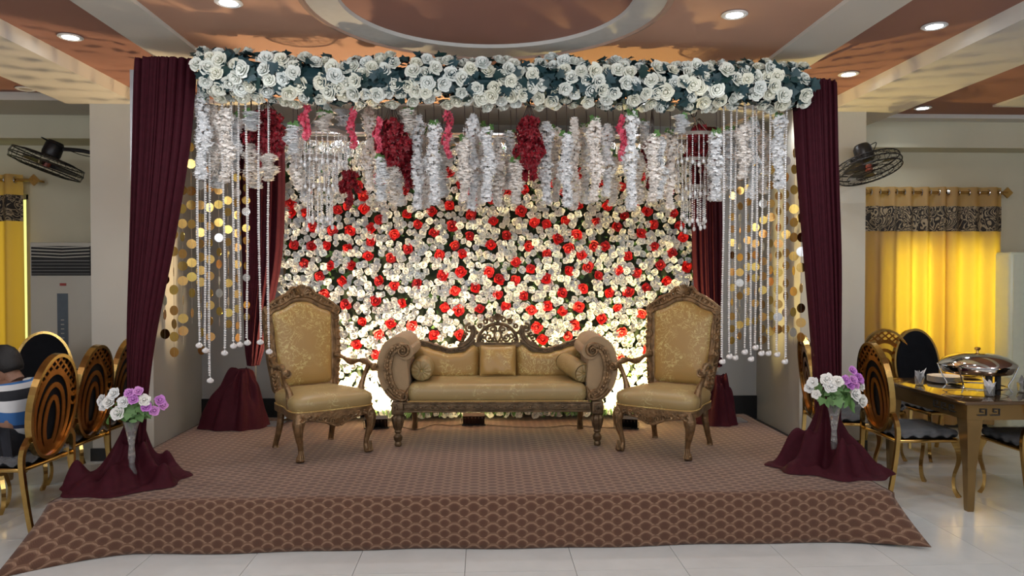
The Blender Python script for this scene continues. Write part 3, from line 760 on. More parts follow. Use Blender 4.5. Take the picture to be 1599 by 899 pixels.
bunch(550, 165, 225, 4.95, 14, M_pink, 9, 'pale pink strand right of the left hoop chandelier', 1)
bunch(590, 180, 232, 4.9, 10, M_pink, 10, 'short pink strand left of the large crimson bunch', 1)
bunch(699, 168, 240, 4.95, 15, M_pink, 11, 'pink strand midway between the two large crimson bunches', 1)
bunch(972, 178, 245, 4.95, 13, M_pink, 12, 'slim pink strand in the right half of the canopy', 1)

# ------------------------------------------------------------------ white bead strings
def bead_mesh(L, seed):
    rr = random.Random(seed); b = MB(); n = int(L / .0155); 
    ph = rr.random() * 6
    for k in range(n):
        z = -L * k / n; b.ball((.007 * math.sin(z * 3 + ph), 0, z), .0082 * rr.uniform(.85, 1.15), 5, 3)
    return b
def beadstring(px, y1, Y, label, group, y0=150):
    p0 = P(px, y0, Y=Y); p1 = P(px, y1 - 8, Y=Y); L = p0.z - p1.z
    t = thing('bead_string', label, 'bead string', p0, 0, group)
    bead_mesh(L, int(px)).build('beads', M_pearl, t)['kind'] = 'stuff'
    b = MB(); b.tube([(0, 0, .06), (0, 0, -L)], .002, 4); b.build('thread', M_pearl, t)
    b = MB(); b.ball((.0, 0, -L - .022), .024, 8, 6, (1, .8, .75)); b.ball((.006, -.012, -L - .012), .013, 6, 4); b.build('rose_tip', M_pearl, t)
for i, (px, y1) in enumerate([(308,542),(318,550),(325,597),(348,554),(362,543),(372,541),(384,538),(404,537),(418,552)]):
    beadstring(px, y1, 4.90 + .03 * (i % 3), ordinal(i) + ' white bead string to the right of the left maroon drape', 'bead strings on the left', 128 if i < 3 else 150)
for i, (px, y1) in enumerate([(1130,568),(1141,560),(1150,562),(1165,553),(1175,564),(1182,546),(1191,555),(1202,555),(1216,557),(1228,568)]):
    beadstring(px, y1, 5.05 + .03 * (i % 3), ordinal(9 - i) + ' white bead string counting leftwards from the right maroon drape', 'bead strings on the right', 158)

# ------------------------------------------------------------------ foil disc strings along the side beams
dm = MB(); dm.lathe([(.034, .001), (.034, -.001)], 18, TRS((0, 0, 0), (PI / 2, 0, 0))); disc_me = dm.mesh('disc', M_coin, False)
dm2 = MB(); dm2.lathe([(.034, .001), (.034, -.001)], 18, TRS((0, 0, 0), (PI / 2, 0, 0))); disc_s = dm2.mesh('disc', M_coins, False)
def coinstring(X, Y, ztop, zbot, label, group, seed):
    rr = random.Random(seed)
    t = thing('foil_disc_string', label, 'disc string', (X, Y, ztop), 0, group)
    b = MB(); b.tube([(0, 0, 0), (0, 0, zbot - ztop)], .0015, 4); b.build('thread', M_hoop, t)
    z = -.35 - rr.random() * .1
    while ztop + z > zbot:
        inst('disc', disc_s if rr.random() < .15 else disc_me, t, TRS((0, 0, z), (0, rr.uniform(-.1, .1), rr.choice([rr.uniform(-.6, .6), rr.uniform(-1.5, 1.5)]))))
        z -= rr.uniform(.085, .15)
sy = [4.98, 5.14, 5.28, 5.44, 5.60, 5.74, 5.90, 6.05, 6.2, 6.36]
zb_l = [1.12, 1.10, .98, .98, 1.0, 1.02, 1.06, 1.1, 1.15, 1.2]
for i, Y in enumerate(sy):
    coinstring(P(256 + 128 * i / 9, 300, Y=Y).x, Y, TOPZ - .02, zb_l[(i * 3) % 10] + .05, ordinal(i) + ' gold foil disc string on the left side beam, counting from the front', 'foil disc strings on the left', 300 + i)
    coinstring(P(1252 - 108 * i / 9, 300, Y=Y + .12).x, Y + .12, TOPZ - .02, zb_l[(i * 7) % 10], ordinal(i) + ' gold foil disc string on the right side beam, counting from the front', 'foil disc strings on the right', 400 + i)

# ------------------------------------------------------------------ hoop chandeliers
def drop_mesh(L, seed, tip=True):
    rr = random.Random(seed); b = MB(); n = int(L / .014)
    for k in range(n): b.ball((0, 0, -L * k / n), .0062 * rr.uniform(.8, 1.2), 5, 3)
    if tip: b.ball((0, 0, -L - .008), .013, 5, 4, (1, 1, 1.3))
    return b.mesh('crystal_strand', M_crys, True, 0)
DR = [drop_mesh(.21, 1), drop_mesh(.19, 2), drop_mesh(.24, 3)]
def chandelier(px, ypx, Y, label):
    c = P(px, ypx, Y=Y)
    t = thing('hoop_chandelier', label, 'chandelier', c, 0, 'hoop chandeliers under the canopy')
    def hoop(r, z, h=.012):
        b = MB(); n = 32
        b.loft([[(rr_ * math.cos(2 * PI * k / n), rr_ * math.sin(2 * PI * k / n), zz) for k in range(n)] for rr_, zz in ((r, z), (r + .006, z), (r + .006, z + h * 2), (r, z + h * 2), (r, z))], True, False)
        return b.build('hoop', M_hoop, t)
    rr = random.Random(int(px))
    for r, z, n, L in ((.185, 0, 30, .21), (.12, -.17, 22, .21), (.085, -.36, 16, .24)):
        hp = hoop(r, z)
        for k in range(n):
            a = 2 * PI * (k + rr.uniform(-.2, .2)) / n
            inst('crystal_strand', DR[rr.randrange(3)], hp, TRS((r * math.cos(a), r * math.sin(a), z), (0, 0, 0), (1, 1, L / .21 * rr.uniform(.85, 1.1))))
    b = MB(); 
    top = (ga0.z - .08) - c.z
    for a in (.4, 2.5, 4.6): b.tube([(.185 * math.cos(a), .185 * math.sin(a), .02), (0, 0, .16)], .003, 4)
    b.tube([(0, 0, .16), (0, 0, top)], .003, 4); b.build('suspension_cord', M_hoop, t)
    b = MB(); b.tube([(.02 * math.cos(k * .63), 0, .185 + .028 * math.sin(k * .63)) for k in range(10)], .0035, 5, closed=True); b.build('hook_ring', M_fan, t)
    for a in (.4, 2.0, 3.6, 5.2):
        b = MB(); b.tube([(.185 * math.cos(a), .185 * math.sin(a), 0), (.12 * math.cos(a), .12 * math.sin(a), -.17), (.085 * math.cos(a), .085 * math.sin(a), -.36)], .0018, 4); b.build('tie', M_hoop, t)
chandelier(499, 212, 5.18, 'hoop chandelier of clear bead strands hanging at the left')
chandelier(1083, 217, 5.30, 'hoop chandelier of clear bead strands hanging at the right')

# ------------------------------------------------------------------ maroon drapes
def drape(name, label, rows, folds, amp, rz_, group, wrap=.12, nu=84):
    """rows: (xc, y, width, z) top to bottom; a pleated sheet hung from the beam"""
    b = MB(); nv = 40
    rp = smooth_path([(r[0], r[1], r[3]) for r in rows], 8); wp = smooth_path([(r[2], 0, 0) for r in rows], 8)
    m = len(rp)
    def fn(u, v):
        f = v * (m - 1); i = min(int(f), m - 2); q = f - i
        c = rp[i].lerp(rp[i + 1], q); wd = wp[i].x * (1 - q) + wp[i + 1].x * q
        s = (u - .5)
        a = u * folds * 2 * PI
        am = amp * (.35 + .65 * min(1, wd / .35)) 
        dy = am * (math.sin(a + 1.3 * math.sin(v * 3) + 1.8 * math.sin(u * 5 + len(label))) * (.5 + .5 * math.sin(u * 7 + 2 * v + 1)) + .3 * math.sin(a * 2.3 + 1 + v)) - wrap * math.cos(PI * s) * min(1, .35 / max(wd, .1)) * .5
        dx = .25 * am * math.cos(a)
        return (c.x + s * wd + dx, c.y + dy, c.z)
    b.grid(fn, nu, nv)
    o = b.build(name, M_wine, None, angle=0); md = o.modifiers.new('thick', 'SOLIDIFY'); md.thickness = .004
    return tag(o, label, 'drape', group)
def row(px0, px1, py, Y): 
    a, c = P(px0, py, Y=Y), P(px1, py, Y=Y); return ((a.x + c.x) / 2, Y, c.x - a.x, a.z)
g = 'maroon drapes on the canopy posts'
drape('maroon_drape', 'maroon drape hanging down the front left canopy post', [row(212, 303, 95, 4.84), row(210, 303, 104, 4.84), row(207, 293, 230, 4.84), row(203, 270, 380, 4.84), row(199, 243, 520, 4.84), row(199, 230, 620, 4.84), row(190, 226, 690, 4.84)], 7, .022, 0, g)
drape('maroon_drape', 'maroon drape hanging down the front right canopy post', [row(1240, 1305, 130, 5.04), row(1238, 1307, 138, 5.04), row(1245, 1309, 260, 5.04), row(1256, 1313, 400, 5.04), row(1266, 1313, 520, 5.04), row(1271, 1313, 600, 5.04), row(1276, 1312, 680, 5.04)], 6, .022, 0, g)
drape('maroon_drape', 'dark maroon drape hanging at the back left of the flower wall', [row(374, 442, 195, 6.52), row(374, 443, 300, 6.52), row(377, 438, 400, 6.52), row(379, 424, 480, 6.52), row(382, 412, 540, 6.52), row(386, 404, 570, 6.52)], 6, .025, 0, g)
drape('maroon_drape', 'dark maroon drape hanging at the back right of the flower wall', [row(1078, 1124, 200, 6.56), row(1078, 1125, 300, 6.56), row(1080, 1127, 400, 6.56), row(1086, 1127, 480, 6.56), row(1096, 1126, 540, 6.56), row(1106, 1126, 572, 6.56)], 5, .025, 0, g)
def pool(label, c, outline, peak, seed, sharp=2.0, lean=(0, 0), zfloor=SZ):
    """cloth gathered to a peak over the foot of a post and spread on the carpet; outline = radius by angle (deg)"""
    rr = random.Random(seed); nA, nR = 120, 22; ang = sorted(outline)
    def rad(a):
        a = a % 360
        for i, k in enumerate(ang):
            k2 = ang[(i + 1) % len(ang)] + (360 if i == len(ang) - 1 else 0)
            aa = a + (360 if a < ang[0] else 0)
            if k <= aa <= k2:
                q = (aa - k) / (k2 - k); q = q * q * (3 - 2 * q); return outline[k] * (1 - q) + outline[ang[(i + 1) % len(ang)]] * q
        return outline[ang[0]]
    ph = [rr.random() * 6 for _ in range(6)]
    rings = []
    for i in range(nR + 1):
        q = i / nR; ring = []
        for j in range(nA):
            th = 360 * j / nA; ro = rad(th) * (1 + .05 * math.sin(R(th) * 9 + ph[0]))
            r = .045 + (ro - .045) * q
            h = peak * (1 - q) ** sharp; nz = mnoise.noise(Vector((math.cos(R(th)) * ro * q * 6, math.sin(R(th)) * ro * q * 6, seed * 7.3)))
            fold = math.sin(R(th) * 7 + ph[1] + 1.5 * q) * .5 + math.sin(R(th) * 13 + ph[2] - 2 * q) * .3
            low = (.05 + .09 * max(0, nz)) * math.sin(PI * min(1, q * 1.02)) ** .7 * (1 + math.sin(R(th) * 3 + q * 9 + ph[3]) * .6 + fold)
            h += max(0, low) + .03 * fold * math.sin(PI * q) * (1 - q)
            r2 = r * (1 + .07 * fold * (1 - .4 * q))
            if i == nR: h = .004
            elif i == nR - 1: h = max(.018, h * .7)
            ring.append((r2 * math.cos(R(th)) + lean[0] * (1 - q) ** 2, r2 * math.sin(R(th)) + lean[1] * (1 - q) ** 2, max(h, .004)))
        rings.append(ring)
    b = MB(); b.loft(rings, True, False)
    b.add(rings[0], [tuple(range(nA))])
    o = b.build('pooled_cloth', M_wine, None, angle=0); o.location = (c[0], c[1], zfloor)
    return tag(o, label, 'cloth', 'maroon cloth gathered round the post feet')
c = P(207, 745, Z=SZ); pool('maroon cloth pooled on the stage round the front left post', (c.x, c.y), {0: .36, 30: .30, 70: .25, 120: .2, 170: .22, 200: .33, 228: .44, 250: .47, 275: .46, 300: .42, 330: .40}, .38, 1, 4.2, (0, .03))
c = P(1290, 726, Z=SZ); pool('maroon cloth pooled on the stage round the front right post', (c.x, c.y), {0: .30, 30: .24, 70: .22, 120: .2, 160: .3, 180: .42, 205: .40, 235: .36, 270: .42, 300: .43, 320: .43, 340: .38}, .44, 2, 3.4, (0, .0))
c = P(402, 652, Z=SZ); pool('maroon cloth bundle tied at the foot of the back left drape', (c.x, 6.5), {0: .22, 45: .15, 90: .12, 135: .16, 170: .30, 190: .38, 215: .30, 250: .22, 290: .22, 330: .22}, .50, 3, .95, (.0, .0))
c = P(1112, 640, Z=SZ); pool('maroon cloth bundle tied at the foot of the back right drape', (P(1116, 600, Y=6.56).x, 6.5), {0: .17, 45: .15, 90: .12, 135: .16, 180: .20, 225: .2, 270: .2, 320: .19}, .42, 4, .95, (.0, .0))

# ------------------------------------------------------------------ bouquets in crystal vases
def bouquet(px, py, Y, w_px, label_v, label_b, layout, seed, zbase):
    c = P(px, py, Y=Y); rr = random.Random(seed)
    v = thing('crystal_vase', label_v, 'vase', (c.x, Y, SZ + .06), 0)
    H = c.z - SZ - .16
    b = MB(); b.lathe([(.001, .004), (.03, .004), (.03, .02), (.022, .045), (.016, .08), (.022, H * .35), (.016, H * .55), (.03, H * .8), (.05, H), (.046, H), (.026, H * .82), (.001, H * .8)], 12); b.build('bowl', M_glass, v, angle=30)
    b = MB(); 
    for k in range(4): b.ball((0, 0, H * (.4 + .1 * k)), .017, 8, 6)
    b.build('stem_beads', M_glass, v, angle=20)
    t = thing('bouquet', label_b, 'bouquet', (c.x, Y, c.z - .08), 0)
    b = MB()
    for k in range(12):
        a = rr.random() * 6; b.tube([(0, 0, -.08), (.05 * math.cos(a), .05 * math.sin(a), .02), (.10 * math.cos(a), .07 * math.sin(a), .08)], .003, 4)
    b.build('stems', mat('green_stem', (.05, .12, .03), .6, var=.2), t)
    for dx, dz, kind, r in layout:
        x, z = dx / FPX * Y, -dz / FPX * Y; y = -math.sqrt(max(0, .15 ** 2 - x * x * .8)) * .8 + rr.uniform(0, .02)
        m = TRS((x, y, z + .08)) @ facing((x * 4, -1, .35 + z * 2), rr.random() * 6) @ Matrix.Diagonal((r, r, r, 1))
        inst('white_rose' if kind == 'w' else 'purple_rose', (RB if kind == 'w' else RP)[rr.randrange(2)], t, m)
    for k in range(90):
        a = rr.uniform(0, 2 * PI); e = rr.uniform(-.6, .9); rad = rr.uniform(.05, .15); s = rr.uniform(.045, .075)
        p = Vector((rad * math.cos(a) * math.cos(e), rad * .8 * math.sin(a) * math.cos(e) - .01, rad * math.sin(e) * .6 + .04))
        inst('leaf', LEAFS if k % 3 else LEAF, t, Matrix.Translation(p) @ facing((p.x, p.y - .05, .06), rr.random() * 6) @ Matrix.Diagonal((s, s, s, 1)))
bouquet(205, 632, 4.70, 50, 'crystal vase on the left cloth pool holding a bouquet', 'bouquet of white and lilac roses in front of the left maroon drape',
        [(-38, -8, 'w', .036), (-42, 2, 'w', .03), (-20, -8, 'w', .042), (-12, -20, 'w', .038), (2, -8, 'w', .036), (-6, 8, 'w', .042), (28, -10, 'w', .036), (-30, -2, 'w', .034),
         (10, -22, 'p', .03), (22, -24, 'p', .028), (16, -12, 'p', .03), (30, 0, 'p', .034), (42, -6, 'p', .032), (46, 2, 'p', .03), (38, 8, 'p', .03)], 1, .3)
bouquet(1303, 608, 4.84, 50, 'crystal vase on the right cloth pool holding a bouquet', 'bouquet of white and lilac roses in front of the right maroon drape',
        [(-38, -12, 'w', .036), (-40, -2, 'w', .032), (-22, -18, 'w', .042), (-18, -8, 'w', .044), (-8, -16, 'w', .036), (20, 4, 'w', .044), (34, 16, 'w', .044), (36, -6, 'w', .034), (-34, 6, 'w', .03),
         (16, -32, 'p', .030), (4, -18, 'p', .032), (16, -18, 'p', .030), (28, -20, 'p', .034), (34, -16, 'p', .03), (12, -10, 'p', .03), (22, -10, 'p', .026)], 2, .3)

# ------------------------------------------------------------------ sofa
def carved_scroll(b, cx, cz, r, y, th, a0=90, d=1, turns=1.6):
    b.tube(spiral(cx, cz, r, turns, a0, d, y, 14), [th * (1 - .4 * i / (14 * turns)) for i in range(int(14 * turns) + 1)], 6)
    b.ball((cx, y - th * .3, cz), r * .28, 8, 5)
def beads_along(b, pts, r, every=1, sc=(1, .8, 1)):
    for i in range(0, len(pts), every): b.ball(pts[i], r, 6, 4, sc)
sp = P(777.5, 697, Z=SZ); 
sofa = thing('sofa', 'carved bronze wood sofa with gold brocade upholstery before the flower wall', 'sofa', (sp.x, sp.y, SZ + .003), R(-1))
# seat
b = MB(); b.rbox((-.70, .0, .325), (.69, .60, .475), .06, n=4); seat = b.build('seat', M_brocs, sofa, angle=0)
b = MB(); b.tube([(-.69, -.004, .345), (.69, -.004, .345)], .006, 6); b.build('piping', M_broc, seat)
# front rail with lozenges
b = MB(); b.box((-.72, -.01, .262), (.71, .03, .345), bev=.008)
b.tube([(-.72, -.014, .335), (.71, -.014, .335)], .008, 6); b.tube([(-.72, -.014, .272), (.71, -.014, .272)], .009, 6)
for k in range(11):
    x = -.62 + .124 * k
    b.prism([(x - .045, .304), (x, .322), (x + .045, .304), (x, .286)], -.022, -.005); b.ball((x, -.022, .304), .011, 6, 4)
    b.ball((x + .062, -.014, .304), .008, 6, 4)
b.build('front_rail', M_carved, sofa)
b = MB(); b.box((-.70, .58, .26), (.69, .62, .345)); b.box((-.72, .02, .262), (-.69, .6, .33)); b.box((.69, .02, .262), (.72, .6, .33)); b.build('under_frame', M_carved, sofa)
for s in (-1, 1):
    cx_ = s * .765
    b = MB(); b.box((cx_ - .045, -.02, .245), (cx_ + .045, .06, .345), bev=.008)
    carved_scroll(b, cx_, .297, .03, -.024, .006, 90, 1, 1.0)
    b.lathe([(.022, .0), (.026, .005), (.028, .02), (.022, .035), (.033, .05), (.036, .075), (.024, .092), (.018, .10), (.026, .105), (.030, .115), (.026, .125)], 16, TRS((cx_, .02, 0)))
    b.lathe([(.028, .125), (.040, .15), (.050, .20), (.052, .22), (.042, .232), (.03, .245)], 32, TRS((cx_, .02, 0)), flute=.14, nf=10)
    b.build('leg', M_carved, sofa)
for s in (-1, 1):
    b = MB(); b.tube([(s * .70, .60, .30), (s * .705, .61, .18), (s * .70, .62, .08), (s * .705, .64, .0)], [.036, .028, .022, .028], 8); b.build('leg', M_carved, sofa)
# arms: a scrolled sheet swept front to back
def armcurve(s):
    return smooth_path([(s * .70, 0, .745), (s * .725, 0, .785), (s * .775, 0, .79), (s * .835, 0, .745), (s * .865, 0, .66), (s * .87, 0, .575), (s * .85, 0, .48), (s * .80, 0, .40), (s * .73, 0, .355)], 5)
for s in (-1, 1):
    pc = armcurve(s); n = len(pc)
    rings = []
    for yy, k in ((.012, .9), (.03, 1), (.30, 1), (.56, 1), (.60, .9)):
        outer = []; inner = []
        for i, p in enumerate(pc):
            t = (pc[min(i + 1, n - 1)] - pc[max(i - 1, 0)]).normalized(); nn = Vector((t.z, 0, -t.x)) * s
            th = (.045 + .018 * math.sin(PI * i / (n - 1))) * k
            outer.append(Vector((p.x, yy, p.z)) - nn * th * .9); inner.append(Vector((p.x, yy, p.z)) + nn * th * .8)
        rings.append(outer + inner[::-1])
    b = MB(); b.loft(rings); 
    b.tube([(s * .705, .0, .725), (s * .705, .60, .725)], .062, 14)
    b.build('arm', M_velour, sofa, angle=60)
    # filled front panel inside the scroll
    b = MB(); ol = [(p.x, p.z) for p in pc[6:]] + [(s * .69, .34), (s * .685, .50), (s * .70, .70)]
    b.prism(ol if s > 0 else ol[::-1], .02, .61); b.build('arm_panel', M_velour, sofa, smooth=False)
    b = MB(); pf = []
    for i, p in enumerate(pc):
        tt_ = (pc[min(i + 1, n - 1)] - pc[max(i - 1, 0)]).normalized(); nn = Vector((tt_.z, 0, -tt_.x)) * s
        k_ = .03 * min(1, i / 8); pf.append((p.x + nn.x * k_, 0, p.z + nn.z * k_))
    b.strip(pf[3:], [.042 + .022 * math.sin(PI * i / (n - 4)) for i in range(n - 3)], .03)
    b.tube([(p[0] , -.014, p[2]) for p in pf[3:]], .009, 6)
    beads_along(b, [(p[0], -.018, p[2]) for p in pf[6:-2]], .014, 2)
    carved_scroll(b, s * .725, .735, .052, -.012, .014, 60 if s > 0 else 120, 1 if s > 0 else -1, 1.5)
    pts = smooth_path([(s * .85, -.012, .44), (s * .80, -.012, .385), (s * .74, -.012, .36), (s * .70, -.012, .37), (s * .705, -.012, .41), (s * .75, -.012, .43)], 5)
    b.tube(pts, .013, 6); 
    for k in range(5): b.tube([(s * .735, -.02, .365), (s * (.72 - .012 * k), -.022, .40 + .016 * k)], .006, 5)
    b.build('arm_scroll', M_carve, sofa)
# back: cushions, top rail, crest
YB = .60
def railz(x):
    a = abs(x)
    pts = [(0, .72), (.16, .715), (.20, .735), (.30, .672), (.41, .662), (.52, .69), (.60, .72), (.70, .745), (.80, .74)]
    for i in range(len(pts) - 1):
        if pts[i][0] <= a <= pts[i + 1][0]:
            q = (a - pts[i][0]) / (pts[i + 1][0] - pts[i][0]); q = q * q * (3 - 2 * q); return pts[i][1] * (1 - q) + pts[i + 1][1] * q
    return .74
def cushion(x0, x1, name='back_cushion'):
    b = MB()
    def fn(u, v):
        x = x0 + (x1 - x0) * u; zt_ = railz(x) - .01; z = .45 + (zt_ - .45) * v
        e = (1 - (2 * u - 1) ** 6) * (1 - (2 * v - 1) ** 6)
        return (x, YB - .02 - .085 * e ** .5 - .01 * (1 - v), z)
    b.grid(fn, 24, 14); return b.build(name, M_broc, sofa, angle=0)
cushion(-.72, -.155); cushion(.155, .72); cushion(-.155, .155)
b = MB(); b.prism([(x, z) for x, z in [(-.74, .34)] + [(-.74 + 1.48 * k / 40, railz(-.74 + 1.48 * k / 40)) for k in range(41)] + [(.74, .34)]], YB, YB + .04); b.build('back_panel', M_velour, sofa, smooth=False)
for s in (-1, 1):
    b = MB()
    pts = [(s * (.19 + .55 * k / 30), YB + .0, railz(.19 + .55 * k / 30) + .012) for k in range(31)]
    b.strip(pts, .042, .05); b.tube([(p[0], p[1] - .028, p[2] + .014) for p in pts], .007, 6); b.tube([(p[0], p[1] - .028, p[2] - .014) for p in pts], .006, 6)
    beads_along(b, [(p[0], p[1] - .028, p[2]) for p in pts[1:]], .009, 2, (1.6, .8, .8))
    pts = smooth_path([(s * .33, YB - .01, .70), (s * .26, YB - .01, .735), (s * .215, YB - .01, .79), (s * .205, YB - .01, .84), (s * .22, YB - .01, .885)], 5)
    b.strip(pts, [.05] * len(pts), .05); b.tube([(p[0], p[1] - .03, p[2]) for p in pts], .010, 6)
    carved_scroll(b, s * .235, .865, .040, YB - .03, .011, 100 if s > 0 else 80, -1 if s > 0 else 1, 1.4)
    for k in range(5): b.tube([(s * (.25 + .012 * k), YB - .02, .81 - .018 * k), (s * (.285 + .008 * k), YB - .02, .825 - .022 * k), (s * (.278 + .012 * k), YB - .02, .845 - .028 * k)], [.012, .010, .004], 5)
    b.build('top_rail', M_carved, sofa)
b = MB()   # pierced crest
arch = [(.165 * math.cos(R(a)), YB - .01, .745 + .155 * math.sin(R(a))) for a in range(0, 181, 9)]
b.strip(arch, .028, .04); b.tube([(p[0], p[1] - .024, p[2]) for p in arch], .008, 6); b.strip([(-.2, YB - .01, .725), (.2, YB - .01, .725)], .035, .04)
for s in (-1, 1):
    for (cx_, cz, r, a0, d, t) in ((.075, .785, .038, 200, 1, 1.3), (.115, .80, .026, 20, -1, 1.2), (.045, .85, .028, 270, -1, 1.2), (.10, .86, .022, 90, 1, 1.1), (.03, .765, .022, 0, 1, 1.2), (.13, .755, .018, 90, -1, 1.1)):
        b.tube(spiral(s * cx_, cz, r, t, a0 if s > 0 else 180 - a0, d * s, YB - .02, 12), .0085, 5)
    b.tube(smooth_path([(0, YB - .02, .74), (s * .03, YB - .02, .80), (s * .012, YB - .02, .86), (s * .05, YB - .02, .89)], 5), .009, 5)
    for (cx_, cz, r, a0, d, t) in ((.045, .935, .026, 180, -1, 1.3), (.10, .918, .024, 160, -1, 1.2), (.148, .88, .020, 140, -1, 1.2), (.18, .83, .018, 100, -1, 1.1)):
        b.tube(spiral(s * cx_, cz, r, t, a0 if s > 0 else 180 - a0, d * s, YB - .015, 12), .010, 5)
for k in range(7):
    a = R(30 + 20 * k); b.tube([(0, YB - .015, .925), (.05 * math.cos(a), YB - .02, .925 + .062 * math.sin(a))], [.007, .012], 6)
b.ball((0, YB - .03, .925), .016, 8, 5)
b.build('crest', M_carved, sofa)
SM = Matrix.Translation(sofa.location) @ Matrix.Rotation(R(-1), 4, 'Z')
# loose pillow and bolsters
t = thing('throw_pillow', 'small square gold brocade pillow leaning at the middle of the sofa back', 'pillow', SM @ Vector((.0, .455, .475)), R(-1))
b = MB()
for sgn in (-1, 1):
    def fn(u, v):
        e = ((1 - (2 * u - 1) ** 4) * (1 - (2 * v - 1) ** 4)) ** .55
        pin = 1 - .05 * (1 - (2 * v - 1) ** 2); pz = 1 - .05 * (1 - (2 * u - 1) ** 2)
        return ((u - .5) * .30 * pin, sgn * .05 * e + .065 * v - .0 + .004 * math.sin(u * 17 + v * 9), .125 + (v - .5) * .245 * pz)
    b.grid((lambda u, v: fn(u, v)) if sgn < 0 else (lambda u, v: fn(1 - u, v)), 18, 18)
b.build('cover', M_broc, t, angle=0)
b = MB(); b.tube([(x * .97, .03 + .065 * (v - .5) * 1, .125 + (v - .5) * .245) for x, v in [(-.15, 0), (.15, 0), (.15, 1), (-.15, 1)]], .004, 5, closed=True); b.build('piping', M_broc, t)
def bolster(label, a, c, r):
    a, c = SM @ Vector(a), SM @ Vector(c); L = (c - a).length
    t = bpy.data.objects.new('bolster', None); COL.objects.link(t); t.empty_display_size = .1
    t.matrix_world = Matrix.Translation(a) @ (c - a).to_track_quat('Z', 'Y').to_matrix().to_4x4(); tag(t, label, 'bolster', 'bolsters on the sofa')
    b = MB(); b.lathe([(r * .86, 0), (r * .98, .012), (r, .03), (r * 1.02, L / 2), (r, L - .03), (r * .98, L - .012), (r * .86, L)], 24, cap=False); b.build('roll', M_brocs, t)
    for z, s in ((0, -1), (L, 1)):
        b = MB(); n = 48
        b.loft([[(q * r * math.cos(2 * PI * k / n), q * r * math.sin(2 * PI * k / n), z + s * (.028 * math.sqrt(max(0, 1 - q * q)) + (.006 * math.cos(k * PI / 2) if 0 < q < .87 else 0) - (.02 if q < .1 else 0))) for k in range(n)] for q in (.87, .7, .45, .2, .06, .001)], True, False)
        b.build('gathered_end', M_brocs, t, angle=0)
        b = MB(); b.ball((0, 0, z + s * .014), .012, 8, 5); b.build('button', M_broc, t)
bolster('bolster cushion against the left arm of the sofa', (-.60, .17, .56), (-.615, .50, .56), .088)
bolster('bolster cushion slanting against the right arm of the sofa', (.665, .10, .545), (.55, .44, .60), .078)

